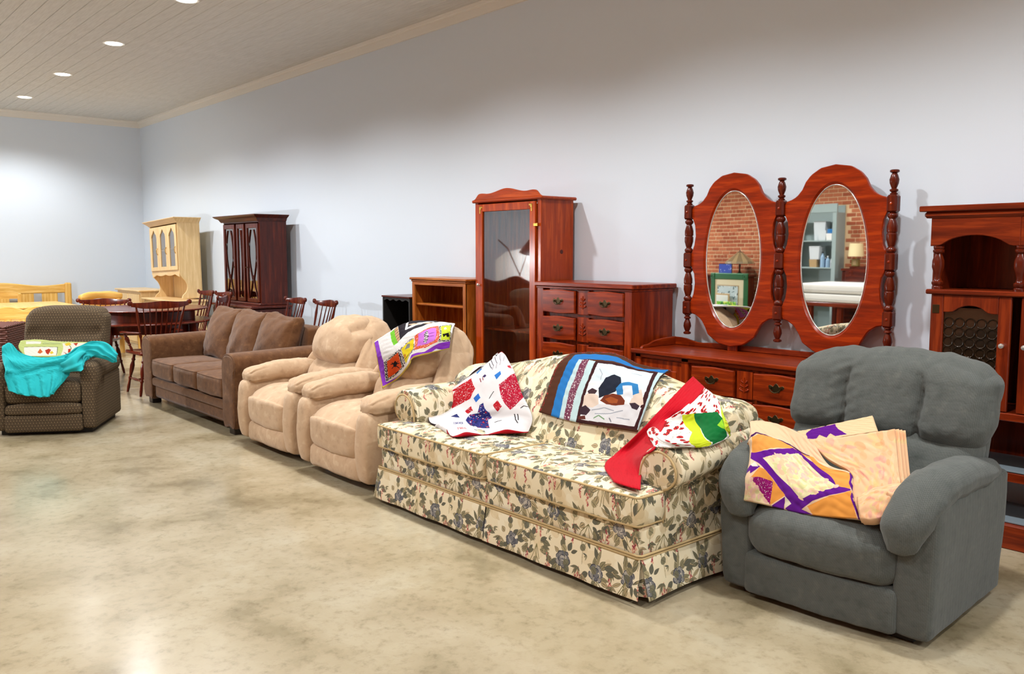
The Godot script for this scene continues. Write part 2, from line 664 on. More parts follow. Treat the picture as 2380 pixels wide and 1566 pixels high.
func make_materials() -> void:
	# house
	var wall := plain(rgb(213, 222, 233), 0.85, 0.0, 0.3)
	M.wall = wall
	var f := noise(0.0042, 7, 21)
	f.fractal_gain = 0.56
	f.domain_warp_enabled = true
	f.domain_warp_amplitude = 60.0
	f.domain_warp_frequency = 0.006
	var fl := plain(Color.WHITE, 0.27, 0.0, 0.5)
	fl.albedo_texture = noise_tex(f, 2048, ramp([[0.0, rgb(112, 100, 76)], [0.2, rgb(132, 120, 94)], [0.38, rgb(150, 137, 111)], [0.6, rgb(159, 147, 122)], [0.8, rgb(166, 156, 133)], [1.0, rgb(152, 141, 116)]]))
	fl.detail_enabled = true
	fl.detail_blend_mode = BaseMaterial3D.BLEND_MODE_MUL
	fl.detail_uv_layer = BaseMaterial3D.DETAIL_UV_2
	var f2 := noise(0.02, 6, 33)
	f2.fractal_gain = 0.68
	fl.detail_albedo = noise_tex(f2, 1024, ramp([[0.0, Color(0.86, 0.85, 0.83)], [0.3, Color(0.965, 0.96, 0.955)], [0.5, Color(1, 1, 1)], [1.0, Color(1, 1, 1)]]))
	fl.uv2_triplanar = true
	fl.uv2_world_triplanar = true
	fl.uv2_scale = Vector3.ONE * 0.61
	fl.roughness_texture = noise_tex(noise(0.008, 5, 9), 512, ramp([[0.0, Color(0.62, 0.62, 0.62)], [1.0, Color(1, 1, 1)]]))
	tri(fl, Vector3.ONE * 0.145, 4.0, true)
	M.floor = fl
	var pk := plain(Color.WHITE, 0.6, 0.0, 0.4)
	pk.albedo_texture = noise_tex(noise(0.02, 4, 12), 512, ramp([[0.0, rgb(202, 199, 193)], [0.5, rgb(212, 210, 205)], [1.0, rgb(221, 219, 214)]]))
	tri(pk, Vector3(0.3, 4, 4), 4.0, true)
	M.plank = pk
	M.trim = plain(rgb(226, 222, 214), 0.5)
	M.lens = plain(Color.WHITE, 0.5)
	M.lens.emission_enabled = true
	M.lens.emission = rgb(255, 250, 240)
	M.lens.emission_energy_multiplier = 9.0
	M.white_metal = plain(rgb(238, 236, 230), 0.4)
	# upholstery
	var fab := plain(rgb(228, 226, 222), 0.8, 0.0, 0.3)
	fab.albedo_texture = img_tex(floral_image())
	fab.rim_enabled = true
	fab.rim = 0.12
	tri(fab, Vector3.ONE * 1.0, 6.0)
	M.floral = fab
	M.cord = plain(rgb(176, 152, 110), 0.8, 0.0, 0.3)
	var g := fabric("grey", rgb(76, 80, 77), rgb(86, 89, 86), rgb(97, 99, 94), 3, 2.0)
	weave(g, 5)
	fabric("beige", rgb(166, 138, 110), rgb(183, 155, 126), rgb(202, 178, 149), 7, 1.6, 0.05, 0.04, 0.35)
	fabric("brown", rgb(78, 50, 30), rgb(96, 64, 40), rgb(122, 86, 56), 11, 1.8, 0.05, 0.04, 0.35)
	M.tweed = plain(Color.WHITE, 0.9, 0.0, 0.2)
	M.tweed.albedo_texture = img_tex(tweed_image())
	tri(M.tweed, Vector3.ONE * 5.5, 6.0)
	M.black = plain(rgb(18, 15, 13), 0.6)
	M.foot = plain(rgb(34, 22, 16), 0.4)
	# woods
	wood("pine_red", rgb(92, 24, 4), rgb(132, 42, 8), rgb(160, 60, 14), 41)
	wood("mirror_wood", rgb(104, 26, 2), rgb(146, 42, 4), rgb(172, 60, 8), 47)
	wood("curio_wood", rgb(128, 42, 6), rgb(164, 60, 11), rgb(188, 80, 22), 43)
	wood("orange_wood", rgb(128, 62, 16), rgb(168, 92, 32), rgb(192, 118, 52), 45)
	wood("dark_cherry", rgb(54, 14, 5), rgb(82, 25, 10), rgb(106, 38, 15), 51)
	wood("hutch_wood", rgb(78, 22, 7), rgb(112, 36, 11), rgb(138, 52, 18), 53)
	wood("blonde", rgb(214, 178, 124), rgb(228, 194, 140), rgb(238, 208, 158), 55, 0.42)
	wood("pine", rgb(206, 152, 72), rgb(226, 178, 94), rgb(238, 198, 124), 57, 0.42)
	wood("turned", rgb(66, 18, 8), rgb(90, 28, 12), rgb(114, 42, 18), 59, 0.26)
	M.brass = plain(rgb(196, 156, 74), 0.32, 1.0)
	M.old_brass = plain(rgb(74, 60, 38), 0.4, 0.9)
	M.knob = plain(rgb(220, 220, 216), 0.2, 0.7)
	M.mirror = plain(rgb(238, 240, 240), 0.02, 1.0)
	var gl := plain(Color(0.85, 0.9, 0.9, 0.08), 0.03)
	gl.transparency = BaseMaterial3D.TRANSPARENCY_ALPHA
	M.glass = gl
	var cg := plain(Color(1, 1, 1, 0.0), 0.02)
	cg.transparency = BaseMaterial3D.TRANSPARENCY_ALPHA
	cg.refraction_enabled = true
	cg.refraction_scale = 0.1
	M.cabinet_glass = cg
	M.shelf_glass = plain(rgb(120, 132, 140), 0.1, 0.0, 0.6)  # opaque: the bluish reflection on the glass is put into the colour
	M.bottle_glass = plain(rgb(36, 24, 14), 0.12, 0.0, 0.6)
	M.mortar = plain(rgb(226, 192, 150), 0.95)
	M.brick_0 = plain(rgb(178, 98, 66), 0.9)
	M.brick_1 = plain(rgb(192, 112, 76), 0.9)
	M.brick_2 = plain(rgb(164, 84, 54), 0.9)
	M.shelf_paint = plain(rgb(150, 166, 164), 0.6)
	M.clear_plastic = plain(rgb(206, 212, 214), 0.3)
	M.white_plastic = plain(rgb(232, 232, 228), 0.4)
	M.blue_plastic = plain(rgb(40, 130, 200), 0.4)
	M.tan_plastic = plain(rgb(176, 146, 100), 0.6)
	M.pale_blue = plain(rgb(140, 170, 196), 0.35)
	M.dark_blue = plain(rgb(30, 50, 110), 0.35)
	M.white_cloth = plain(rgb(232, 230, 224), 0.85)
	M.grey_cloth = plain(rgb(176, 176, 172), 0.85)
	M.gold_paint = plain(rgb(138, 120, 62), 0.5)
	M.cream_shade = plain(rgb(232, 214, 164), 0.8)
	M.cream_shade.backlight_enabled = true
	M.cream_shade.backlight = Color(0.4, 0.36, 0.28)
	M.lead_glass_0 = plain(rgb(150, 128, 92), 0.3)
	M.lead_glass_1 = plain(rgb(120, 102, 74), 0.3)
	M.brown_shade = plain(rgb(66, 34, 26), 0.7)
	M.bulb = plain(Color.WHITE, 0.4)
	M.bulb.emission_enabled = true
	M.bulb.emission = rgb(255, 244, 226)
	M.bulb.emission_energy_multiplier = 12.0
	M.green_paint = plain(rgb(24, 92, 48), 0.45)
	M.mat_board = plain(rgb(226, 214, 180), 0.8)
	M.blue_print = print_of(64, rgb(54, 78, 170), [rgb(220, 226, 240)], 24, 1.0, 1.8)
	M.sketch_print = print_of(96, rgb(196, 212, 214), [rgb(96, 120, 118), rgb(60, 84, 90), rgb(230, 236, 234)], 70, 1.0, 5.0)
	M.leaf_print = print_of(96, rgb(40, 130, 40), [rgb(120, 190, 50), rgb(170, 210, 60), rgb(20, 84, 40), rgb(200, 210, 90), rgb(70, 160, 40)], 130, 3.0, 9.0)
	M.wicker = plain(rgb(86, 40, 27), 0.5)

func weave(m: StandardMaterial3D, cells: int) -> void:
	# a small basket weave, light and dark threads
	var n := 128
	var a := Image.create(n, n, false, Image.FORMAT_RGB8)
	for y in n:
		for x in n:
			var i := x * 16 / n
			var j := y * 16 / n
			var fx := fmod(x * 16.0 / n, 1.0)
			var fy := fmod(y * 16.0 / n, 1.0)
			var t := sin(PI * (fx if (i + j) % 2 == 0 else fy))
			a.set_pixel(x, y, Color(t, t, t))
	m.heightmap_enabled = true
	m.heightmap_scale = 0.06
	m.heightmap_texture = img_tex(a)
	m.detail_enabled = true
	m.detail_blend_mode = BaseMaterial3D.BLEND_MODE_MUL
	var b := Image.create(n, n, false, Image.FORMAT_RGB8)
	for y in n:
		for x in n:
			var v := 0.8 + 0.2 * a.get_pixel(x, y).r
			b.set_pixel(x, y, Color(v, v, v))
	m.detail_albedo = img_tex(b)
	m.detail_uv_layer = BaseMaterial3D.DETAIL_UV_2
	m.uv2_triplanar = true
	m.uv2_scale = Vector3.ONE * cells * 2.0
	m.uv1_scale = Vector3.ONE * 2.0

func tweed_image() -> Image:
	var P := Paint.new(128, 128, rgb(78, 66, 52), true)
	var rng := RandomNumberGenerator.new()
	rng.seed = 5
	for i in 700:
		P.dot(rng.randi() % 128, rng.randi() % 128, [rgb(60, 50, 40), rgb(92, 78, 62)][rng.randi() % 2])
	for j in 8:
		for i in 8:
			var x := i * 16 + (8 if j % 2 else 0)
			P.ell(x + 4, j * 16 + 5, 2.4, 1.8, 0.0, rgb(176, 152, 116))
			P.ell(x + 11, j * 16 + 12, 1.5, 1.2, 0.0, rgb(128, 108, 82))
	return P.im

func print_of(n: int, ground: Color, inks: Array, count: int, r0: float, r1: float) -> StandardMaterial3D:
	var P := Paint.new(n, n, ground, true)
	var rng := RandomNumberGenerator.new()
	rng.seed = n + count
	for i in count:
		var c: Color = inks[rng.randi() % inks.size()]
		P.ell(rng.randf() * n, rng.randf() * n, rng.randf_range(r0, r1), rng.randf_range(r0, r1), rng.randf() * PI, c)
	var m := plain(Color.WHITE, 0.6)
	m.albedo_texture = P.tex()
	tri(m, Vector3.ONE * 2.6, 6.0)
	return m

const X0 := -16.3
const X1 := 4.5
const Z1 := 8.0
const TOP := 3.8

func _ready() -> void:
	# camera
	var cam := Camera3D.new()
	cam.name = "camera"
	var fw := Vector3(-0.75625581, -0.09779204, -0.64692648)
	var rt := Vector3(0.65004221, 0.0, -0.7598981)
	cam.transform = Transform3D(Basis(rt, rt.cross(fw), -fw).orthonormalized(), Vector3(0, 1.5, 5.2))
	cam.fov = 42.474
	cam.current = true
	add_child(cam)
	# the room is closed: no sky reaches it
	var env := Environment.new()
	env.background_mode = Environment.BG_COLOR
	env.background_color = Color(0.02, 0.02, 0.02)
	env.ambient_light_source = Environment.AMBIENT_SOURCE_DISABLED
	env.tonemap_mode = Environment.TONE_MAPPER_LINEAR
	env.tonemap_exposure = 1.0
	env.sdfgi_enabled = true
	env.ssao_enabled = true
	env.ssil_enabled = true
	var we := WorldEnvironment.new()
	we.name = "environment"
	we.environment = env
	add_child(we)
	make_materials()
	build_room()
	build_lights()
	build_all()

func build_room() -> void:
	var w := X1 - X0
	var cx := (X0 + X1) / 2
	struct("floor", mb().box(Vector3(cx, -0.1, Z1 / 2), Vector3(w + 0.4, 0.2, Z1 + 0.4), 0.0), M.floor, "polished tan concrete floor with darker mottled stains")
	struct("wall_long", mb().box(Vector3(cx, TOP / 2, -0.1), Vector3(w + 0.4, TOP, 0.2), 0.0), M.wall, "long pale blue-grey painted wall")
	struct("wall_back", mb().box(Vector3(X0 - 0.1, TOP / 2, Z1 / 2), Vector3(0.2, TOP, Z1), 0.0), M.wall, "pale grey end wall")
	struct("wall_right", mb().box(Vector3(X1 + 0.1, TOP / 2, Z1 / 2), Vector3(0.2, TOP, Z1), 0.0), M.wall)
	var c := struct("ceiling", mb().box(Vector3(cx, TOP + 0.12, Z1 / 2), Vector3(w + 0.4, 0.2, Z1 + 0.4), 0.0), M.plank, "cream painted plank ceiling")
	var pw := 0.1545
	var pl := mb().box(Vector3.ZERO, Vector3(w, 0.02, pw - 0.0035), 0.003).mesh()
	for i in int(Z1 / pw):
		var o := part("plank", pl, M.plank, c)
		o.position = Vector3(cx, TOP + 0.01, pw * (i + 0.5))
	# crown moulding: a flat board with a small strip above
	var prof := PackedVector2Array([Vector2(0, 3.69), Vector2(0.022, 3.69), Vector2(0.026, 3.695), Vector2(0.03, 3.758), Vector2(0.046, 3.764), Vector2(0.05, 3.774), Vector2(0.062, 3.78), Vector2(0.066, 3.799), Vector2(0, 3.799)])
	# profile x becomes the distance from the wall
	struct("trim_1", mb().at(Vector3(cx, 0, 0), Basis(Vector3(0, 0, 1), Vector3(0, 1, 0), Vector3(-1, 0, 0))).ext(prof, w, 0.0005), M.trim, "cream crown moulding along the long wall")
	struct("trim_2", mb().at(Vector3(X0, 0, Z1 / 2), Basis(Vector3(1, 0, 0), Vector3(0, 1, 0), Vector3(0, 0, 1))).ext(prof, Z1, 0.0005), M.trim, "cream crown moulding along the end wall")

func build_lights() -> void:
	var trim_m := mb().lathe(PackedVector2Array([Vector2(0.001, 0.0), Vector2(0.088, 0.0), Vector2(0.093, -0.004), Vector2(0.112, -0.006), Vector2(0.116, -0.002), Vector2(0.116, 0.0)]), 28).mesh()
	var lens_m := mb().lathe(PackedVector2Array([Vector2(0.001, -0.0085), Vector2(0.084, -0.0085), Vector2(0.088, -0.007), Vector2(0.088, -0.004), Vector2(0.001, -0.004)]), 28).mesh()
	for row in 2:
		for k in 9:
			var p := Vector3(-14.78 + 2.2 * k, TOP, [2.13, 5.87][row])
			var order: String = ["first", "second", "third", "fourth", "fifth", "sixth", "seventh", "eighth", "ninth"][k]
			var label := "round recessed light, %s from the end wall, in the row %s" % [order, ["nearer the long wall", "nearer the brick wall"][row]]
			var t := thing("recessed_light", label, "ceiling light", p, 0, "recessed lights in the row %s" % ["nearer the long wall", "nearer the brick wall"][row])
			part("trim_ring", trim_m, M.white_metal, t)
			part("lens", lens_m, M.lens, t)
			var s := SpotLight3D.new()
			s.name = "light"
			s.position = Vector3(0, -0.03, 0)
			s.rotation_degrees.x = -90
			s.spot_angle = 72.0
			s.spot_angle_attenuation = 0.55
			s.spot_range = 30.0
			s.spot_attenuation = 2.0
			s.light_size = 0.085
			s.light_energy = 7.5
			s.light_color = rgb(252, 253, 252)
			s.shadow_enabled = true
			t.add_child(s)

# ---------------------------------------------------------------- seats
var wrinkle := noise(6.0, 3, 3)
var crumple := noise(17.0, 2, 8)

func ruffle(p: Vector3, q: Vector3, big: float, small: float) -> Vector3:
	return p + q.normalized() * (wrinkle.get_noise_3dv(p) * big + crumple.get_noise_3dv(p) * small)

func bump(x: float, w: float) -> float:
	return exp(-(x * x) / (w * w))

func lift(q: float) -> float:
	return 1.0 - q * q

# a cord round a soft box near its upper (1) or lower (-1) edge
func cord(b: MB, c: Vector3, s: Vector3, r: float, side: float, rad: float, shape, dx := 14, dz := 12) -> MB:
	var h := s / 2
	var k := r * 0.7071
	var y := c.y + side * (h.y - r + k)
	var a := h.x - r
	var d := h.z - r
	var pts := PackedVector3Array()
	var put := func(x: float, z: float) -> void:
		var p := Vector3(c.x + x, y, c.z + z)
		pts.append(shape.call(p, Vector3(x / h.x, side * 0.95, z / h.z)) if shape != null else p)
	for corner in 4:
		var sx: float = [1, 1, -1, -1][corner]
		var sz: float = [-1, 1, 1, -1][corner]
		for i in 4:
			var an: float = [-PI / 2, 0.0, PI / 2, PI][corner] + PI / 2 * i / 3.0
			put.call(sx * a + k * cos(an), sz * d + k * sin(an))
		var steps := dz if corner % 2 == 0 else dx
		for i in range(1, steps):
			var t := float(i) / steps
			if corner == 0: put.call(a + k, lerpf(-d, d, t))
			elif corner == 1: put.call(lerpf(a, -a, t), d + k)
			elif corner == 2: put.call(-a - k, lerpf(d, -d, t))
			else: put.call(lerpf(-a, a, t), -d - k)
	return b.tube(pts, PackedFloat32Array([rad]), 6, 1.0, Vector3.UP, true)

# profile (x, y points) swept along z; each ring given by (z, grow, lift)
func swept(b: MB, prof: PackedVector2Array, stations: Array, mirror := 1.0, centre := Vector2.ZERO) -> MB:
	var rs := []
	for s in stations:
		var r := PackedVector3Array()
		for p in prof:
			var q: Vector2 = centre + (p - centre) * s[1]
			r.append(Vector3(q.x * mirror, q.y + s[2], s[0]))
		rs.append(r)
	return b.rings(rs, true, 55.0)

func smooth_profile(pts: Array, per := 5, closed := true) -> PackedVector2Array:
	var out := PackedVector2Array()
	var n := pts.size()
	for i in (n if closed else n - 1):
		var p0: Vector2 = pts[(i + n - 1) % n] if closed else pts[maxi(i - 1, 0)]
		var p1: Vector2 = pts[i]
		var p2: Vector2 = pts[(i + 1) % n]
		var p3: Vector2 = pts[(i + 2) % n] if closed else pts[mini(i + 2, n - 1)]
		for k in per:
			out.append(p1.cubic_interpolate(p2, p0, p3, float(k) / per))
	if not closed:
		out.append(pts[n - 1])
	return out

func floral_sofa() -> void:
	var t := thing("floral_sofa", "cream floral sofa with rolled arms, camel back and pleated skirt", "sofa", Vector3(-3.385, 0, 2.04))
	var m: Material = M.floral
	part("frame", mb().soft(Vector3(0, 0.265, 0.0), Vector3(2.06, 0.16, 0.86), 0.03, Vector3i(20, 4, 10)), m, t)
	part("base_board", mb().box(Vector3(0, 0.11, -0.02), Vector3(1.9, 0.12, 0.76)), M.black, t)
	for sx in [-1, 1]:
		for sz in [-1, 1]:
			part("foot", mb().at(Vector3(sx * 0.9, 0, -0.02 + sz * 0.34)).lathe(PackedVector2Array([Vector2(0.001, 0), Vector2(0.022, 0), Vector2(0.03, 0.06), Vector2(0.001, 0.06)]), 10), M.foot, t)
	# skirt: two front panels meeting at a pleat, two side panels, corner pleats
	for s in [-1, 1]:
		var rows := []
		for y in [0.202, 0.14, 0.085, 0.03]:
			var row := []
			for i in 9:
				var x: float = lerpf(0.004, 1.036 + (0.202 - y) * 0.05, i / 8.0) * s
				var z: float = 0.438 + (0.202 - y) * 0.16 + sin(i * 2.1 + s) * 0.006 * (0.202 - y) / 0.19
				row.append(Vector3(x, y, z))
			rows.append(row)
		part("skirt_panel", mb().cloth(rows, 26, 8, 0.007), m, t)
		rows = []
		for y in [0.202, 0.14, 0.085, 0.032]:
			var row := []
			for i in 7:
				var z: float = lerpf(0.43, -0.42, i / 6.0)
				row.append(Vector3(s * (1.036 + (0.202 - y) * (0.16 + (0.12 if i == 0 else 0.0)) + sin(i * 1.9) * 0.006), y, z))
			rows.append(row)
		part("skirt_panel", mb().cloth(rows, 20, 8, 0.007), m, t)
		rows = []
		for y in [0.2, 0.14, 0.085, 0.036]:
			var o: float = 0.202 - y
			rows.append([Vector3(s * (1.0 + o * 0.05), y, 0.43), Vector3(s * (1.03 + o * 0.12), y, 0.425 - o * 0.1), Vector3(s * (1.034 + o * 0.1), y, 0.40)])
		part("corner_pleat", mb().cloth(rows, 8, 8, 0.006), m, t)
	var ring := PackedVector3Array()
	for p in [[-1.036, -0.43], [-1.036, 0.425], [-1.025, 0.44], [1.025, 0.44], [1.036, 0.425], [1.036, -0.43]]:
		ring.append(Vector3(p[0], 0.204, p[1]))
	var w := mb()
	w.tube(ring, PackedFloat32Array([0.0055]), 6)
	for i in ring.size(): ring[i].y = 0.216
	w.tube(ring, PackedFloat32Array([0.0055]), 6)
	part("welt", w, M.cord, t)
	# seat cushions reach round the arm fronts
	for s in [-1, 1]:
		var sh := func(p: Vector3, q: Vector3) -> Vector3:
			var k := smoothstep(0.19, 0.27, p.z)
			var wide := lerpf(0.85, 1.035, k)
			p.x = s * (0.006 + (p.x * s - 0.006) / 1.024 * (wide - 0.006))
			p.y += q.y * 0.016 * lift(q.x) * lift(q.z)
			p.z += 0.012 * lift(q.x) * maxf(q.z, 0)
			return ruffle(p, q, 0.004, 0.001)
		var c := Vector3(s * 0.518, 0.405, 0.22)
		var sz := Vector3(1.024, 0.142, 0.47)
		var cu := part("seat_cushion", mb().soft(c, sz, 0.03, Vector3i(30, 6, 18), sh), m, t)
		var co := mb()
		cord(co, c, sz, 0.03, 1.0, 0.006, sh)
		cord(co, c, sz, 0.03, -1.0, 0.006, sh)
		part("piping", co, M.cord, cu)
	# rolled arms
	var prof := smooth_profile([Vector2(0.872, 0.3), Vector2(0.868, 0.42), Vector2(0.868, 0.51), Vector2(0.885, 0.585), Vector2(0.93, 0.64), Vector2(1.0, 0.664), Vector2(1.07, 0.645), Vector2(1.115, 0.59), Vector2(1.112, 0.53), Vector2(1.07, 0.488), Vector2(1.035, 0.468), Vector2(1.032, 0.4), Vector2(1.034, 0.26), Vector2(1.0, 0.25), Vector2(0.9, 0.25)], 4)
	for s in [-1, 1]:
		var st := []
		for i in 13:
			var z := lerpf(-0.44, 0.25, i / 12.0)
			st.append([z, 1.0 - 0.22 * smoothstep(0.2, -0.3, z), 0.075 * (0.25 - z) / 0.69])
		st.append([0.262, 0.985, 0.0])
		st.append([0.268, 0.94, 0.0])
		var arm := part("arm", swept(mb(), prof, st, s, Vector2(0.97, 0.5)), m, t)
		# front facing with its cord
		var face := PackedVector2Array()
		for p in prof:
			face.append(Vector2(0.97, 0.47) + (p - Vector2(0.97, 0.47)) * Vector2(0.8, 0.86))
		for i in face.size():
			face[i].x *= s
		part("arm_facing", mb().at(Vector3(0, 0, 0.272)).ext(face, 0.014, 0.005), m, arm)
		var rim := PackedVector3Array()
		for p in face:
			if p.y > 0.3:
				rim.append(Vector3(p.x, p.y, 0.277))
		part("piping", mb().tube(rim, PackedFloat32Array([0.006]), 6, 1.0, Vector3(0, 0, 1)), M.cord, arm)
	# camel back
	var c2 := Vector3(0, 0.62, -0.2)
	var s2 := Vector3(2.1, 0.64, 0.4)
	var bk := func(p: Vector3, q: Vector3) -> Vector3:
		var ty := (p.y - 0.3) / 0.64
		var tz := (p.z + 0.4) / 0.4
		var camel := 0.742 + 0.18 * bump(p.x, 0.68) + 0.02 * bump(absf(p.x) - 1.0, 0.16)
		p.y = 0.3 + ty * (camel - 0.3)
		var zf := lerpf(0.05, -0.25, clampf((p.y - 0.42) / 0.48, 0.0, 1.0)) + 0.025 * sin(clampf((p.y - 0.45) / 0.45, 0, 1) * PI)
		var zr := -0.44 - 0.02 * ty
		p.z = lerpf(zr, zf, tz)
		return ruffle(p, q, 0.006, 0.0)
	part("back", mb().soft(c2, s2, 0.11, Vector3i(40, 16, 12), bk), m, t)

func beige_recliner(label: String, at: Vector3, turn: float) -> void:
	var t := thing("beige_recliner", label, "recliner", at, turn)
	var m: Material = M.beige
	part("base", mb().box(Vector3(0, 0.05, -0.02), Vector3(0.7, 0.1, 0.66)), M.black, t)
	for s in [-1, 1]:
		var ab := func(p: Vector3, q: Vector3) -> Vector3:
			p.z += 0.025 * maxf(q.z, 0.0) * lift(q.y)
			p.x += 0.01 * q.x * lift(q.y)
			return ruffle(p, q, 0.006, 0.0)
		var arm := part("arm", mb().soft(Vector3(s * 0.392, 0.285, 0.03), Vector3(0.135, 0.46, 0.84), 0.045, Vector3i(6, 10, 16), ab), m, t)
		var pad := func(p: Vector3, q: Vector3) -> Vector3:
			var k := absf(q.z)
			p.y += 0.012 * lift(q.z) - 0.025 * maxf(q.z, 0.0) * q.z
			p.y = 0.555 + (p.y - 0.555) * (1.0 - 0.25 * k * k)
			var g := smoothstep(0.45, 1.0, k) * 0.007 * sin(atan2(q.y, q.x) * 13.0 + q.z * 3.0)
			return ruffle(p + Vector3(q.x, q.y, 0) * g, q, 0.012, 0.002)
		part("arm_pillow", mb().soft(Vector3(s * 0.385, 0.555, 0.06), Vector3(0.2, 0.15, 0.74), 0.072, Vector3i(12, 10, 28), pad), m, arm)
	var seat := func(p: Vector3, q: Vector3) -> Vector3:
		p.y += 0.02 * lift(q.x) * maxf(q.y, 0)
		p.z += 0.02 * lift(q.x) * maxf(q.z, 0)
		p.y -= 0.06 * smoothstep(0.3, 1.0, q.z) * maxf(q.y, 0) * maxf(q.y, 0)
		p.y -= 0.012 * bump(p.x, 0.05) * maxf(q.z, 0) * lift(q.y * 0.8)
		return ruffle(p, q, 0.009, 0.002)
	part("seat_cushion", mb().soft(Vector3(0, 0.325, 0.16), Vector3(0.66, 0.3, 0.6), 0.095, Vector3i(20, 14, 18), seat), m, t)
	var foot := func(p: Vector3, q: Vector3) -> Vector3:
		p.z += 0.018 * lift(q.x) * lift(q.y) * maxf(q.z, 0)
		return ruffle(p, q, 0.007, 0.001)
	part("footrest", mb().soft(Vector3(0, 0.128, 0.38), Vector3(0.66, 0.165, 0.13), 0.045, Vector3i(18, 8, 6), foot), m, t)
	# back: an arched shell, a head pillow over a lumbar pad
	var lean := func(p: Vector3) -> Vector3:
		p.z -= 0.36 * maxf(p.y - 0.42, 0.0) + 0.0
		return p
	var shell := func(p: Vector3, q: Vector3) -> Vector3:
		var ty := clampf((p.y - 0.3) / 0.7, 0.0, 1.0)
		p.x *= 1.0 - 0.3 * pow(ty, 4.0)
		p.y -= 0.15 * pow(absf(q.x), 2.6) * ty
		p.z += 0.11 * smoothstep(0.55, 0.95, absf(q.x)) * maxf(q.z, 0) * sin(PI * clampf(ty * 1.15, 0, 1))
		return ruffle(lean.call(p), q, 0.012, 0.002)
	var back := part("back", mb().soft(Vector3(0, 0.65, -0.23), Vector3(0.9, 0.68, 0.24), 0.1, Vector3i(24, 18, 10), shell), m, t)
	var lum := func(p: Vector3, q: Vector3) -> Vector3:
		p.z += 0.03 * lift(q.x) * lift(q.y) * maxf(q.z, 0)
		return ruffle(lean.call(p), q, 0.009, 0.002)
	part("lumbar_pad", mb().soft(Vector3(0, 0.53, -0.1), Vector3(0.6, 0.28, 0.2), 0.08, Vector3i(18, 12, 8), lum), m, back)
	var head := func(p: Vector3, q: Vector3) -> Vector3:
		p.y -= 0.07 * pow(absf(q.x), 2.5) * maxf(q.y, 0)
		p.x *= 1.0 - 0.24 * smoothstep(0.1, 1.0, q.y)
		p.z += 0.05 * lift(q.x) * lift(q.y) * maxf(q.z, 0)
		p.y -= 0.03 * lift(q.x) * maxf(-q.y, 0)
		var g := 0.006 * sin(q.x * 26.0) * smoothstep(0.6, 1.0, absf(q.y)) * maxf(q.z, 0)
		p.z += g
		return ruffle(lean.call(p), q, 0.012, 0.003)
	part("head_pillow", mb().soft(Vector3(0, 0.825, -0.1), Vector3(0.62, 0.35, 0.27), 0.11, Vector3i(22, 16, 10), head), m, back)

func brown_sofa() -> void:
	var t := thing("brown_sofa", "brown microsuede three-cushion sofa with padded arms", "sofa", Vector3(-7.86, 0, 1.93))
	var m: Material = M.brown
	part("frame", mb().soft(Vector3(0, 0.17, -0.01), Vector3(1.8, 0.2, 0.9), 0.02, Vector3i(10, 4, 8)), m, t)
	part("front_roll", mb().soft(Vector3(0, 0.228, 0.44), Vector3(1.8, 0.08, 0.05), 0.022, Vector3i(20, 5, 4)), m, t)
	var prof := smooth_profile([Vector2(0.885, 0.07), Vector2(0.885, 0.35), Vector2(0.88, 0.55), Vector2(0.9, 0.63), Vector2(0.96, 0.668), Vector2(1.05, 0.67), Vector2(1.115, 0.64), Vector2(1.138, 0.57), Vector2(1.118, 0.48), Vector2(1.108, 0.3), Vector2(1.1, 0.07), Vector2(1.0, 0.065)], 4)
	for s in [-1, 1]:
		var st := []
		for i in 9:
			st.append([lerpf(-0.46, 0.445, i / 8.0), 1.0, 0.02 * (1.0 - i / 8.0)])
		st.append([0.462, 0.975, 0.0])
		st.append([0.472, 0.9, 0.0])
		var arm := part("arm", swept(mb(), prof, st, s, Vector2(1.0, 0.38)), m, t)
		var rim := PackedVector3Array()
		for p in prof:
			var q := Vector2(1.0, 0.38) + (p - Vector2(1.0, 0.38)) * 0.975
			rim.append(Vector3(q.x * s, q.y, 0.462))
		part("piping", mb().tube(rim, PackedFloat32Array([0.004]), 6, 1.0, Vector3(0, 0, 1), true), m, arm)
		for sz in [-1, 1]:
			part("foot", mb().box(Vector3(s * 1.0, 0.036, sz * 0.4), Vector3(0.1, 0.072, 0.09), 0.006), M.foot, t)
	var bk := func(p: Vector3, q: Vector3) -> Vector3:
		p.z -= 0.1 * maxf(p.y - 0.3, 0)
		return p
	part("back_frame", mb().soft(Vector3(0, 0.46, -0.34), Vector3(1.86, 0.76, 0.2), 0.06, Vector3i(12, 10, 6), bk), m, t)
	for i in 3:
		var cx := -0.588 + i * 0.588
		var sh := func(p: Vector3, q: Vector3) -> Vector3:
			p.y += 0.018 * q.y * lift(q.x) * lift(q.z)
			p.z += 0.015 * lift(q.x) * maxf(q.z, 0)
			return ruffle(p, q, 0.006, 0.001)
		var c := Vector3(cx, 0.368, 0.18)
		var sz := Vector3(0.582, 0.17, 0.58)
		var cu := part("seat_cushion", mb().soft(c, sz, 0.035, Vector3i(16, 6, 14), sh), m, t)
		var co := mb()
		cord(co, c, sz, 0.035, 1.0, 0.0045, sh, 10, 10)
		part("piping", co, M.brown, cu)
		var pl := func(p: Vector3, q: Vector3) -> Vector3:
			var edge := lift(q.x) * lift(q.y)
			p.z += (0.06 * edge - 0.03 * (1.0 - edge)) * q.z
			p.y += 0.03 * (q.x * q.x) * q.y
			p.z -= 0.3 * (p.y - 0.42)
			p.y -= 0.03 * (0.5 + 0.5 * q.x) * maxf(q.y, 0) * (1.0 if i == 2 else 0.4)
			return ruffle(p, q, 0.018, 0.004)
		part("back_pillow", mb().soft(Vector3(cx + 0.01, 0.685, -0.09), Vector3(0.61, 0.5, 0.2), 0.07, Vector3i(18, 16, 8), pl), m, t)

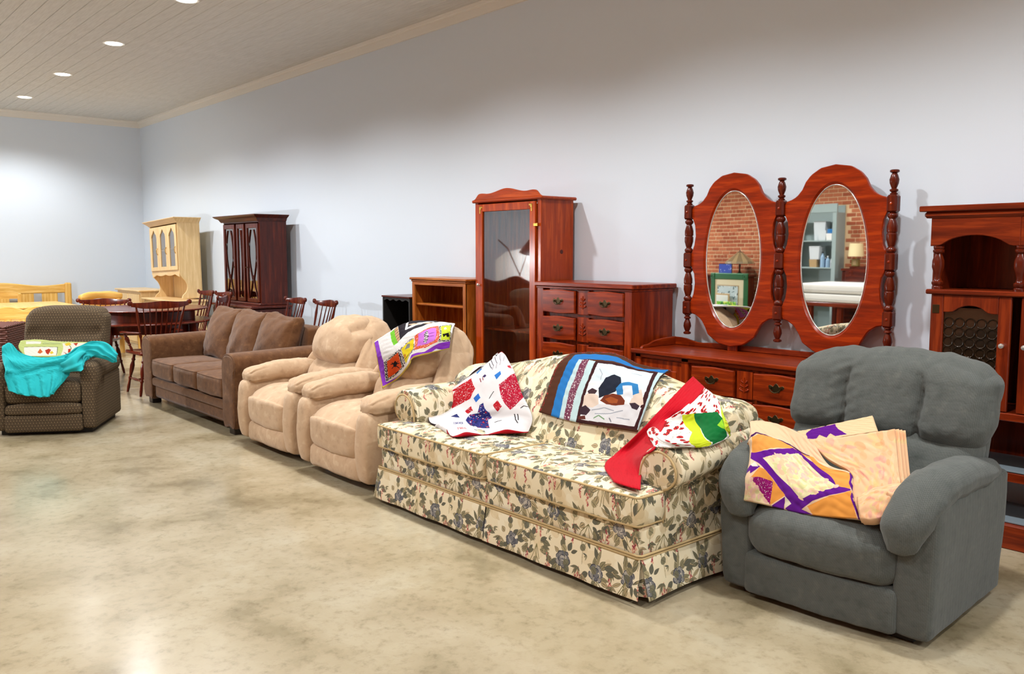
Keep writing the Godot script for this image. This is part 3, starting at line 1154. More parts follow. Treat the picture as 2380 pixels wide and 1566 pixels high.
func tweed_recliner() -> void:
	var t := thing("tweed_recliner", "dark brown speckled tweed recliner under a turquoise sheet", "recliner", Vector3(-8.2, 0, 3.345), 60.0)
	var m: Material = M.tweed
	part("base", mb().box(Vector3(0, 0.04, 0), Vector3(0.7, 0.08, 0.72)), M.black, t)
	part("frame", mb().box(Vector3(0, 0.2, 0.0), Vector3(0.6, 0.26, 0.74)), M.black, t)
	for s in [-1, 1]:
		var ab := func(p: Vector3, q: Vector3) -> Vector3:
			p.z -= 0.1 * maxf(0.0, p.y - 0.34) * maxf(q.z, 0)
			return ruffle(p, q, 0.004, 0.0)
		var arm := part("arm", mb().soft(Vector3(s * 0.345, 0.25, 0.02), Vector3(0.115, 0.42, 0.82), 0.03, Vector3i(6, 8, 10), ab), m, t)
		var pad := func(p: Vector3, q: Vector3) -> Vector3:
			p.y -= 0.05 * smoothstep(0.4, 1.0, q.z) * (1.2 - q.y)
			p.y += 0.02 * lift(q.x) * maxf(q.y, 0)
			return ruffle(p, q, 0.008, 0.001)
		part("arm_pad", mb().soft(Vector3(s * 0.345, 0.505, 0.02), Vector3(0.15, 0.13, 0.8), 0.055, Vector3i(8, 7, 16), pad), m, arm)
	var seat := func(p: Vector3, q: Vector3) -> Vector3:
		p.y += 0.025 * lift(q.x) * maxf(q.y, 0)
		p.z += 0.012 * lift(q.x) * maxf(q.z, 0)
		return ruffle(p, q, 0.006, 0.0)
	part("seat_cushion", mb().soft(Vector3(0, 0.34, 0.12), Vector3(0.592, 0.17, 0.62), 0.05, Vector3i(16, 8, 12), seat), m, t)
	part("footrest", mb().soft(Vector3(0, 0.21, 0.41), Vector3(0.59, 0.08, 0.08), 0.03, Vector3i(12, 5, 4), seat), m, t)
	part("footrest", mb().soft(Vector3(0, 0.1, 0.41), Vector3(0.59, 0.14, 0.08), 0.02, Vector3i(12, 5, 4)), m, t)
	var back := func(p: Vector3, q: Vector3) -> Vector3:
		var ty := (p.y - 0.36) / 0.66
		p.x *= 1.0 + 0.02 * ty
		p.y -= 0.05 * pow(absf(q.x), 4.0) * maxf(q.y, 0)
		p.z += 0.035 * lift(q.x) * maxf(q.z, 0)
		var crease := 0.045 * bump(p.y - 0.79, 0.035) + 0.03 * bump(p.y - 0.55, 0.03)
		p.z -= crease * (0.75 + 0.25 * cos(p.x * 24.0)) * maxf(q.z, 0) * smoothstep(1.0, 0.8, absf(q.x))
		p.z -= 0.33 * maxf(p.y - 0.4, 0)
		return ruffle(p, q, 0.006, 0.001)
	part("back", mb().soft(Vector3(0, 0.69, -0.18), Vector3(0.67, 0.66, 0.26), 0.08, Vector3i(22, 24, 8), back), m, t)

func grey_recliner() -> void:
	var t := thing("grey_recliner", "large grey fabric rocker recliner holding a peach and purple quilt", "recliner", Vector3(-1.825, 0, 1.615), 4.0)
	var m: Material = M.grey
	part("base", mb().box(Vector3(0, 0.045, 0), Vector3(0.74, 0.09, 0.7)), M.black, t)
	for s in [-1, 1]:
		var ab := func(p: Vector3, q: Vector3) -> Vector3:
			p.x -= s * 0.03 * smoothstep(0.5, 0.0, p.y) * 0.6
			p.z += 0.012 * lift(q.y) * maxf(q.z, 0)
			return ruffle(p, q, 0.006, 0.0)
		var arm := part("arm", mb().soft(Vector3(s * 0.388, 0.3, 0.0), Vector3(0.15, 0.54, 0.82), 0.03, Vector3i(6, 12, 14), ab), m, t)
		# the pad: a fat roll that falls over the front of the arm
		var line := [Vector3(s * 0.385, 0.56, -0.36), Vector3(s * 0.385, 0.58, -0.2), Vector3(s * 0.384, 0.595, 0.0), Vector3(s * 0.382, 0.6, 0.2), Vector3(s * 0.374, 0.575, 0.33), Vector3(s * 0.36, 0.51, 0.415), Vector3(s * 0.345, 0.43, 0.44), Vector3(s * 0.338, 0.37, 0.435)]
		var rs := []
		for i in 34:
			var k := i / 33.0
			var c := MB.spline(line, k)
			var d := (MB.spline(line, minf(k + 0.02, 1.0)) - MB.spline(line, maxf(k - 0.02, 0.0))).normalized()
			var sx := Vector3(1, 0, 0)
			var sy := sx.cross(d).normalized() * -1.0
			var wd := 0.094 * (0.72 + 0.28 * smoothstep(0.0, 0.25, k)) * (1.0 - 0.42 * smoothstep(0.72, 1.0, k))
			var ht := 0.075 * (0.7 + 0.3 * smoothstep(0.0, 0.3, k)) * (1.0 - 0.4 * smoothstep(0.7, 1.0, k))
			if i == 0 or i == 33:
				wd *= 0.55
				ht *= 0.5
			var r := PackedVector3Array()
			for j in 28:
				var a := TAU * j / 28
				var g := 1.0 + 0.03 * sin(a * 11.0 + k * 5.0) * smoothstep(0.6, 0.85, k)
				var p := c + sx * cos(a) * wd * g + sy * sin(a) * ht * g
				r.append(p + (sx * cos(a) + sy * sin(a)) * (wrinkle.get_noise_3dv(p) * 0.01 + crumple.get_noise_3dv(p) * 0.002))
			rs.append(r)
		part("arm_pad", mb().rings(rs), m, arm)
	var seat := func(p: Vector3, q: Vector3) -> Vector3:
		p.y += 0.03 * lift(q.x) * maxf(q.y, 0)
		p.z += 0.03 * lift(q.x) * maxf(q.z, 0)
		p.y -= 0.035 * smoothstep(0.2, 1.0, q.z) * maxf(q.y, 0)
		return ruffle(p, q, 0.008, 0.0015)
	part("seat_cushion", mb().soft(Vector3(0, 0.325, 0.14), Vector3(0.65, 0.23, 0.64), 0.085, Vector3i(24, 12, 18), seat), m, t)
	var foot := func(p: Vector3, q: Vector3) -> Vector3:
		p.z += 0.012 * lift(q.x) * maxf(q.z, 0)
		return ruffle(p, q, 0.006, 0.001)
	part("footrest", mb().soft(Vector3(0, 0.122, 0.385), Vector3(0.655, 0.185, 0.1), 0.03, Vector3i(20, 8, 5), foot), m, t)
	var lean := func(p: Vector3) -> Vector3:
		p.z -= 0.34 * maxf(p.y - 0.38, 0.0)
		return p
	var shell := func(p: Vector3, q: Vector3) -> Vector3:
		p.y -= 0.06 * pow(absf(q.x), 4.0) * maxf(q.y, 0)
		return lean.call(p)
	var back := part("back", mb().soft(Vector3(0, 0.66, -0.22), Vector3(0.8, 0.66, 0.16), 0.07, Vector3i(16, 12, 5), shell), m, t)
	var lum := func(p: Vector3, q: Vector3) -> Vector3:
		p.z += 0.04 * lift(q.x * 0.8) * maxf(q.z, 0) * (0.4 + 0.6 * lift(q.y))
		p.y += 0.02 * pow(absf(q.x), 3.0) * q.y
		return ruffle(lean.call(p), q, 0.01, 0.002)
	part("lumbar_pad", mb().soft(Vector3(0, 0.55, -0.11), Vector3(0.82, 0.36, 0.2), 0.075, Vector3i(26, 14, 8), lum), m, back)
	# head rest: three lobes between two gathered seams
	var head := func(p: Vector3, q: Vector3) -> Vector3:
		var ax := absf(p.x)
		var seam := bump(ax - 0.168 - 0.006 * sin(p.y * 31.0), 0.018)
		var lobe := 1.0 - pow(minf(absf(p.x) / 0.168, 1.0), 2.0) if ax < 0.168 else lift((ax - 0.31) / 0.15)
		p.y += (0.012 * maxf(lobe, 0.0) - 0.05 * smoothstep(0.17, 0.45, ax)) * maxf(q.y, 0)
		p.y -= 0.02 * maxf(lobe, 0.0) * maxf(-q.y, 0)
		p.z += 0.022 * maxf(lobe, 0.0) * lift(q.y) * maxf(q.z, 0)
		p.z -= 0.034 * seam * maxf(q.z, 0) * smoothstep(0.85, 0.1, q.y)
		p.y += 0.01 * seam * maxf(-q.y, 0)
		var near := bump(ax - 0.168, 0.07)
		p.z += near * 0.005 * sin(p.y * 120.0 + ax * 60.0) * maxf(q.z, 0) * smoothstep(1.0, 0.6, absf(q.y))
		return ruffle(lean.call(p), q, 0.01, 0.002)
	part("head_rest", mb().soft(Vector3(0, 0.865, -0.1), Vector3(0.89, 0.37, 0.25), 0.1, Vector3i(84, 26, 10), head), m, back)

# ---------------------------------------------------------------- wooden furniture against the wall
func pv(a: Array) -> PackedVector2Array:
	var o := PackedVector2Array()
	for i in range(0, a.size(), 2):
		o.append(Vector2(a[i], a[i + 1]))
	return o

# a turned or plain spindle from p to q; profile of (radius, share of the length)
func spin(b: MB, p: Vector3, q: Vector3, prof: PackedVector2Array, seg := 10) -> MB:
	var d := q - p
	var y := d.normalized()
	var x := y.cross(Vector3(0.123, 0.1, 1)).normalized()
	var old := b.xf
	b.xf = old * Transform3D(Basis(x, y, x.cross(y)), p)
	var pr := PackedVector2Array()
	for k in prof:
		pr.append(Vector2(k.x, k.y * d.length()))
	b.lathe(pr, seg)
	b.xf = old
	return b

const ROD := [1.0, 0.0, 1.0, 1.0]

func rod(b: MB, p: Vector3, q: Vector3, r: float, seg := 8) -> MB:
	return spin(b, p, q, pv([0.0, 0.0, r, 0.0, r, 1.0, 0.0, 1.0]), seg)

func bail_handle(parent: Node3D, p: Vector3, size := 1.0) -> void:
	var h := part("handle", mb().at(p).ext(smooth_profile([Vector2(-0.056, 0.012), Vector2(-0.044, 0.022), Vector2(-0.022, 0.014), Vector2(-0.012, 0.026), Vector2(0, 0.034), Vector2(0.012, 0.026), Vector2(0.022, 0.014), Vector2(0.044, 0.022), Vector2(0.056, 0.012), Vector2(0.046, -0.002), Vector2(0.03, -0.008), Vector2(0.02, -0.024), Vector2(0, -0.02), Vector2(-0.02, -0.024), Vector2(-0.03, -0.008), Vector2(-0.046, -0.002)], 2), 0.005, 0.0015), M.old_brass, parent, "dark brass bail handle")
	var path := PackedVector3Array()
	for i in 11:
		var a := PI + PI * i / 10.0
		path.append(p + Vector3(cos(a) * 0.036, 0.004 + sin(a) * 0.026, 0.014 + 0.006 * sin(PI * i / 10.0)))
	var b := mb().tube(path, PackedFloat32Array([0.0035]), 7)
	for s in [-1, 1]:
		rod(b, p + Vector3(s * 0.036, 0.004, 0), p + Vector3(s * 0.036, 0.004, 0.018), 0.006)
	part("bail", b, M.brass if size > 1.5 else M.old_brass, h)

# a raised drawer front whose upper and lower edges are cut in a shallow wave
func drawer_face(w: float, h: float) -> PackedVector2Array:
	var o := PackedVector2Array()
	for i in 13:
		var t := i / 12.0
		o.append(Vector2(lerpf(-w / 2, w / 2, t), h / 2 - 0.004 - 0.004 * cos(t * TAU * 1.0)))
	for i in 13:
		var t := i / 12.0
		o.append(Vector2(lerpf(w / 2, -w / 2, t), -h / 2 + 0.004 + 0.004 * cos(t * TAU * 1.0)))
	return o

func carving(parent: Node3D, p: Vector3) -> void:
	var b := mb()
	for k in 3:
		for s in [-1, 1]:
			var path := PackedVector3Array()
			for i in 7:
				var t := i / 6.0
				path.append(p + Vector3(s * (0.004 + 0.03 * sin(t * PI * 0.75) * (1.0 - k * 0.2)), -0.04 + k * 0.027 + 0.03 * t - 0.014 * t * t, 0.003))
			b.tube(path, PackedFloat32Array([0.002, 0.0035, 0.0045, 0.0045, 0.004, 0.004, 0.005]), 6)
	rod(b, p + Vector3(0, -0.05, 0.002), p + Vector3(0, 0.05, 0.002), 0.003)
	part("carving", b, M.mirror_wood, parent)

func chest() -> void:
	var t := thing("chest_of_drawers", "tall red pine chest with two columns of drawers beside the glass-door cabinet", "dresser", Vector3(-4.672, 0, 0.27))
	var wd: Material = M.pine_red
	var lv: Material = M.pine_red_level
	part("top", mb().box(Vector3(0, 1.247, 0), Vector3(1.05, 0.034, 0.5), 0.006), lv, t)
	for s in [-1, 1]:
		part("side", mb().box(Vector3(s * 0.492, 0.65, -0.01), Vector3(0.024, 1.16, 0.44), 0.003), wd, t)
		part("stile", mb().box(Vector3(s * 0.47, 0.65, 0.222), Vector3(0.07, 1.16, 0.022), 0.003), wd, t)
	part("carcass", mb().box(Vector3(0, 0.66, -0.02), Vector3(0.96, 1.12, 0.43), 0.002), wd, t)
	part("cornice", mb().box(Vector3(0, 1.221, 0.01), Vector3(1.025, 0.018, 0.46), 0.005), lv, t)
	part("plinth", mb().box(Vector3(0, 0.06, 0.0), Vector3(1.04, 0.12, 0.475), 0.008), lv, t)
	var face := mb().ext(drawer_face(0.362, 0.188), 0.026, 0.006).mesh()
	for row in 5:
		var y := 1.113 - row * 0.2085
		for s in [-1, 1]:
			var d := part("drawer", face, lv, t)
			d.position = Vector3(s * 0.25, y, 0.232)
			bail_handle(d, Vector3(0, 0, 0.013))
		var c := part("centre_panel", mb().box(Vector3(0, y, 0.206), Vector3(0.13, 0.19, 0.03), 0.004), wd, t)
		carving(c, Vector3(0, y, 0.221))

func dresser() -> void:
	var t := thing("long_dresser", "long low red pine dresser under the double mirror", "dresser", Vector3(-3.2, 0, 0.295))
	var wd: Material = M.pine_red
	var lv: Material = M.pine_red_level
	part("top", mb().box(Vector3(0, 0.796, 0), Vector3(1.9, 0.03, 0.48), 0.006), lv, t)
	part("carcass", mb().box(Vector3(0, 0.41, -0.02), Vector3(1.78, 0.72, 0.42), 0.002), wd, t)
	part("plinth", mb().box(Vector3(0, 0.05, 0), Vector3(1.86, 0.1, 0.46), 0.006), lv, t)
	for s in [-1, 1]:
		part("side", mb().box(Vector3(s * 0.905, 0.43, -0.01), Vector3(0.026, 0.7, 0.44), 0.003), wd, t)
	for x in [-0.9, -0.478, 0.478, 0.9]:
		part("stile", mb().box(Vector3(x, 0.43, 0.2), Vector3(0.06, 0.7, 0.03), 0.003), wd, t)
	part("rail", mb().box(Vector3(0, 0.766, 0.2), Vector3(1.84, 0.024, 0.03), 0.003), lv, t)
	# gallery: a shaped rail along the back and two sloping ends
	var rail := PackedVector2Array([Vector2(-0.945, 0.811)])
	for i in 41:
		var x := lerpf(-0.945, 0.945, i / 40.0)
		rail.append(Vector2(x, 0.85 + 0.02 * smoothstep(0.62, 0.86, absf(x)) - 0.012 * bump(absf(x) - 0.7, 0.08)))
	rail.append(Vector2(0.945, 0.811))
	part("gallery_rail", mb().at(Vector3(0, 0, -0.22)).ext(rail, 0.02, 0.004), lv, t)
	for s in [-1, 1]:
		var side := smooth_profile([Vector2(-0.22, 0.872), Vector2(-0.1, 0.87), Vector2(0.02, 0.858), Vector2(0.09, 0.836), Vector2(0.15, 0.83), Vector2(0.17, 0.811)], 5, false)
		side.append(Vector2(-0.22, 0.811))
		part("gallery_end", mb().at(Vector3(s * 0.91, 0, 0), Basis(Vector3(0, 0, 1), Vector3(0, 1, 0), Vector3(-1, 0, 0))).ext(side, 0.02, 0.004), M.pine_red_deep, t)
		# recessed panel door
		var door := part("door", mb().box(Vector3(s * 0.69, 0.43, 0.192), Vector3(0.37, 0.63, 0.02), 0.003), wd, t)
		part("door_panel", mb().box(Vector3(s * 0.69, 0.43, 0.204), Vector3(0.27, 0.5, 0.012), 0.006), wd, door)
	var face := mb().ext(drawer_face(0.338, 0.186), 0.028, 0.006).mesh()
	for row in 3:
		var y := 0.652 - row * 0.196
		for s in [-1, 1]:
			var d := part("drawer", face, lv, t)
			d.position = Vector3(s * 0.242, y, 0.218)
			bail_handle(d, Vector3(0, 0.006, 0.014))
		var c := part("centre_panel", mb().box(Vector3(0, y, 0.2), Vector3(0.12, 0.18, 0.03), 0.004), wd, t)
		carving(c, Vector3(0, y, 0.215))

func mirror_outline() -> PackedVector2Array:
	var half := [Vector2(0, 2.038), Vector2(0.1, 2.022), Vector2(0.165, 1.983), Vector2(0.202, 1.94), Vector2(0.222, 1.895), Vector2(0.262, 1.85), Vector2(0.31, 1.826), Vector2(0.35, 1.82), Vector2(0.35, 1.735), Vector2(0.322, 1.7), Vector2(0.312, 1.615), Vector2(0.326, 1.53), Vector2(0.35, 1.495), Vector2(0.35, 1.39), Vector2(0.322, 1.352), Vector2(0.312, 1.27), Vector2(0.326, 1.18), Vector2(0.35, 1.148), Vector2(0.35, 1.06), Vector2(0.3, 1.05), Vector2(0.25, 1.018), Vector2(0.215, 0.965), Vector2(0.19, 0.915), Vector2(0.1, 0.86), Vector2(0, 0.843)]
	var o := PackedVector2Array()
	for p in half:
		o.append(p)
	for i in range(half.size() - 2, 0, -1):
		o.append(Vector2(-half[i].x, half[i].y))
	return o

func double_mirror() -> void:
	var t := thing("double_mirror", "pair of oval dresser mirrors in red pine frames between turned posts", "mirror", Vector3(-3.2, 0, 0.14))
	var out := mirror_outline()
	var n := 120
	var mid := Vector2(0, 1.445)
	var ring_at := func(k: int, a: float, b: float) -> Vector2:
		var an := TAU * k / n
		return mid + Vector2(cos(an) * a, sin(an) * b)
	var far := PackedVector2Array()
	for k in n:
		var an := TAU * k / n
		var d := Vector2(cos(an) * 0.5, sin(an) * 1.0).normalized()
		var best := 0.3
		for i in out.size():
			var hit = Geometry2D.segment_intersects_segment(mid, mid + d * 3.0, out[i], out[(i + 1) % out.size()])
			if hit != null:
				best = maxf(best, mid.distance_to(hit))
		far.append(mid + d * best)
	# rings of the frame's section, from the back of the opening round the outside to the front of the opening
	var vs := []
	for lay in 7:
		var r := PackedVector3Array()
		for k in n:
			var an := Vector2(cos(TAU * k / n) * 0.5, sin(TAU * k / n)).normalized()
			var oval := 1.0 / sqrt(pow(an.x / 0.222, 2) + pow(an.y / 0.47, 2))
			var p := mid + an * oval
			var q := far[k]
			var e := (q - p).normalized()
			match lay:
				0: r.append(Vector3(p.x, p.y, -0.012))
				1: r.append(Vector3(q.x, q.y, -0.012))
				2: r.append(Vector3(q.x, q.y, 0.009))
				3: r.append(Vector3(q.x - e.x * 0.006, q.y - e.y * 0.006, 0.014))
				4: r.append(Vector3(p.x + e.x * 0.018, p.y + e.y * 0.018, 0.014))
				5: r.append(Vector3(p.x + e.x * 0.012, p.y + e.y * 0.012, 0.009))
				6: r.append(Vector3(p.x, p.y, 0.0))
		vs.append(r)
	var frame_m := mb().rings(vs, false, 35.0, true).mesh()
	var disc := []
	for lay in [[0.228, 0.476, -0.006], [0.228, 0.476, -0.001], [0.215, 0.463, 0.0005], [0.001, 0.001, 0.0005]]:
		var r := PackedVector3Array()
		for k in n:
			var p: Vector2 = ring_at.call(k, lay[0], lay[1])
			r.append(Vector3(p.x, p.y, lay[2]))
		disc.append(r)
	var disc_m := mb().rings(disc, true, 12.0).mesh()
	var rim := PackedVector3Array()
	for k in n:
		var p: Vector2 = ring_at.call(k, 0.221, 0.469)
		rim.append(Vector3(p.x, p.y, 0.0015))
	var rim_m := mb().tube(rim, PackedFloat32Array([0.0035]), 6, 1.0, Vector3(0, 0, 1), true).mesh()
	for s in [-1, 1]:
		var f := part("frame", frame_m, M.mirror_wood_level, t)
		f.position = Vector3(s * 0.372, 0, 0)
		part("mirror_glass", disc_m, M.mirror, f, "oval mirror glass")
		part("rim", rim_m, M.knob, f)
		part("support", mb().box(Vector3(s * 0.372, 1.0, -0.022), Vector3(0.08, 0.38, 0.018)), M.mirror_wood, t)
	# posts: turned lengths between square blocks
	var fin := pv([0.0, 0.0, 0.02, 0.0, 0.023, 0.06, 0.014, 0.1, 0.024, 0.16, 0.024, 0.22, 0.014, 0.26, 0.025, 0.45, 0.028, 0.6, 0.02, 0.78, 0.014, 0.85, 0.027, 0.9, 0.027, 0.97, 0.02, 1.0, 0.0, 1.0])
	var bead := pv([0.0, 0.0, 0.018, 0.0, 0.029, 0.04, 0.03, 0.1, 0.018, 0.16, 0.022, 0.2, 0.031, 0.34, 0.031, 0.47, 0.027, 0.485, 0.027, 0.515, 0.031, 0.53, 0.031, 0.66, 0.022, 0.8, 0.018, 0.84, 0.03, 0.9, 0.029, 0.96, 0.018, 1.0, 0.0, 1.0])
	for k in 3:
		var x := [-0.745, 0.0, 0.745][k] as float
		var z := 0.008
		var b := mb()
		spin(b, Vector3(x, 1.832, z), Vector3(x, 1.98, z), fin, 14)
		spin(b, Vector3(x, 1.492, z), Vector3(x, 1.73, z), bead, 14)
		spin(b, Vector3(x, 1.145, z), Vector3(x, 1.388, z), bead, 14)
		spin(b, Vector3(x, 1.052, z), Vector3(x, 0.905, z), fin, 14)
		var post := part("post", b, M.turned, t)
		for y in [[1.73, 1.834], [1.386, 1.495], [1.05, 1.148]]:
			part("block", mb().box(Vector3(x, (y[0] + y[1]) / 2, z), Vector3(0.062, y[1] - y[0], 0.06), 0.01), M.turned, post)
			part("peg", mb().at(Vector3(x, (y[0] + y[1]) / 2, z + 0.029), Basis(Vector3(1, 0, 0), Vector3(0, 0, 1), Vector3(0, -1, 0))).lathe(pv([0.0, 0.0, 0.009, 0.0, 0.008, 0.004, 0.0, 0.007]), 10), M.mirror_wood, post)

func curio() -> void:
	var t := thing("curio_cabinet", "tall orange-red pine cabinet with one long glass door and scalloped crest", "cabinet", Vector3(-5.655, 0, 0.24))
	var wd: Material = M.curio_wood
	var lv: Material = M.curio_wood_level
	var hw := 0.43
	part("top", mb().box(Vector3(0, 1.938, 0.0), Vector3(0.92, 0.026, 0.4), 0.008), lv, t)
	for s in [-1, 1]:
		part("side", mb().box(Vector3(s * (hw - 0.012), 0.97, -0.01), Vector3(0.024, 1.92, 0.35), 0.002), wd, t)
		part("stile", mb().box(Vector3(s * (hw - 0.022), 0.97, 0.172), Vector3(0.044, 1.92, 0.02), 0.003), wd, t)
	part("back_panel", mb().box(Vector3(0, 0.97, -0.175), Vector3(0.84, 1.9, 0.012), 0.001), wd, t)
	part("bottom", mb().box(Vector3(0, 0.05, 0), Vector3(0.84, 0.1, 0.36), 0.003), lv, t)
	for y in [0.45, 0.82]:
		part("shelf", mb().box(Vector3(0, y, -0.02), Vector3(0.81, 0.018, 0.28), 0.002), wd, t)
	var crest := PackedVector2Array()
	for i in 49:
		var x := lerpf(-0.44, 0.44, i / 48.0)
		var a := absf(x) / 0.44
		crest.append(Vector2(x, 1.953 + 0.042 * smoothstep(1.0, 0.84, a) + 0.04 * bump(a, 0.36) + 0.01 * bump(a - 0.76, 0.14)))
	crest.append(Vector2(0.44, 1.949))
	crest.append(Vector2(-0.44, 1.949))
	part("crest", mb().at(Vector3(0, 0, 0.182)).ext(crest, 0.02, 0.004), lv, t)
	# the door
	var d := mb()
	d.box(Vector3(-0.345, 0.97, 0.19), Vector3(0.072, 1.88, 0.022), 0.004)
	d.box(Vector3(0.345, 0.97, 0.19), Vector3(0.072, 1.88, 0.022), 0.004)
	d.box(Vector3(0, 1.878, 0.19), Vector3(0.62, 0.064, 0.022), 0.004)
	d.box(Vector3(0, 0.08, 0.19), Vector3(0.62, 0.1, 0.022), 0.004)
	var door := part("door", d, wd, t)
	part("pane", mb().box(Vector3(0, 0.99, 0.186), Vector3(0.625, 1.72, 0.004), 0.0005), M.cabinet_glass, door, "glass door pane")
	part("knob", mb().at(Vector3(-0.35, 1.21, 0.2), Basis(Vector3(1, 0, 0), Vector3(0, 0, 1), Vector3(0, -1, 0))).lathe(pv([0.0, 0.0, 0.008, 0.0, 0.006, 0.01, 0.013, 0.018, 0.013, 0.024, 0.007, 0.029, 0.0, 0.03]), 12), M.knob, door)
	for s in [-1, 1]:
		var c := mb()
		c.box(Vector3(s * 0.338, 1.862, 0.202), Vector3(0.014, 0.064, 0.004), 0.001)
		c.box(Vector3(s * 0.326, 1.884, 0.202), Vector3(0.04, 0.014, 0.004), 0.001)
		c.box(Vector3(s * 0.334, 1.875, 0.203), Vector3(0.024, 0.024, 0.004), 0.001)
		part("corner_mount", c, M.brass, door)
	part("hinge", mb().box(Vector3(0.385, 1.72, 0.2), Vector3(0.05, 0.026, 0.006), 0.002), M.brass, door)
	part("hinge", mb().box(Vector3(0.385, 0.3, 0.2), Vector3(0.05, 0.026, 0.006), 0.002), M.brass, door)
	var kn := mb().at(Vector3(0.431, 1.5, -0.05), Basis(Vector3(0, 1, 0), Vector3(1, 0, 0), Vector3(0, 0, -1))).lathe(pv([0.0, 0.0, 0.018, 0.0, 0.014, 0.0012, 0.0, 0.0012]), 12)
	part("knot", kn, M.dark_cherry, t)

func bookcase() -> void:
	var t := thing("bookcase", "orange-brown wooden bookcase with one open shelf beside the glass-door cabinet", "bookcase", Vector3(-6.575, 0, 0.29))
	var wd: Material = M.orange_wood
	var lv: Material = M.orange_wood_level
	part("top", mb().box(Vector3(0, 1.245, 0), Vector3(0.9, 0.022, 0.42), 0.006), lv, t)
	part("top_mould", mb().box(Vector3(0, 1.225, 0), Vector3(0.87, 0.02, 0.4), 0.006), lv, t)
	for s in [-1, 1]:
		part("side", mb().box(Vector3(s * 0.412, 0.607, 0), Vector3(0.024, 1.214, 0.38), 0.002), wd, t)
		part("stile", mb().box(Vector3(s * 0.403, 0.607, 0.185), Vector3(0.042, 1.214, 0.02), 0.004), wd, t)
	part("rail", mb().box(Vector3(0, 1.2, 0.185), Vector3(0.78, 0.03, 0.02), 0.003), lv, t)
	part("back_panel", mb().box(Vector3(0, 0.6, -0.18), Vector3(0.8, 1.2, 0.01), 0.001), wd, t)
	for y in [1.0, 0.66, 0.34, 0.06]:
		part("shelf", mb().box(Vector3(0, y, 0.0), Vector3(0.8, 0.02, 0.34), 0.006), lv, t)

func black_cabinet() -> void:
	var t := thing("black_cabinet", "small black open box cabinet with a dark wood top beside the bookcase", "cabinet", Vector3(-7.28, 0, 0.28))
	part("top", mb().box(Vector3(0, 1.055, 0), Vector3(0.5, 0.016, 0.44), 0.003), M.dark_cherry_level, t)
	for s in [-1, 1]:
		part("side", mb().box(Vector3(s * 0.235, 0.523, 0), Vector3(0.02, 1.046, 0.42), 0.002), M.black, t)
	part("back_panel", mb().box(Vector3(0, 0.523, -0.2), Vector3(0.46, 1.04, 0.014), 0.002), M.black, t)
	for y in [0.05, 0.5]:
		part("shelf", mb().box(Vector3(0, y, 0), Vector3(0.45, 0.02, 0.38), 0.002), M.black, t)
	var v := PackedVector2Array()
	for i in 25:
		var x := lerpf(-0.225, 0.225, i / 24.0)
		v.append(Vector2(x, 1.02 - 0.008 * cos(x * 56.0)))
	v.append(Vector2(0.225, 1.046))
	v.append(Vector2(-0.225, 1.046))
	part("valance", mb().at(Vector3(0, 0, 0.2)).ext(v, 0.012, 0.002), M.black, t)

# arched opening: a flat board with an arch cut in its lower edge
func arch_board(w: float, top: float, low: float, arch: float) -> PackedVector2Array:
	var o := PackedVector2Array([Vector2(-w / 2, top), Vector2(-w / 2, low), Vector2(-w / 2 + 0.03, low)])
	for i in 17:
		var t := i / 16.0
		var x := lerpf(-w / 2 + 0.05, w / 2 - 0.05, t)
		o.append(Vector2(x, low + (arch - low) * (0.3 + 0.7 * pow(sin(PI * clampf(t * 1.2 - 0.1, 0.0, 1.0)), 0.6)) if t > 0.02 and t < 0.98 else low + 0.004))
	o.append(Vector2(w / 2 - 0.03, low))
	o.append(Vector2(w / 2, low))
	o.append(Vector2(w / 2, top))
	return o

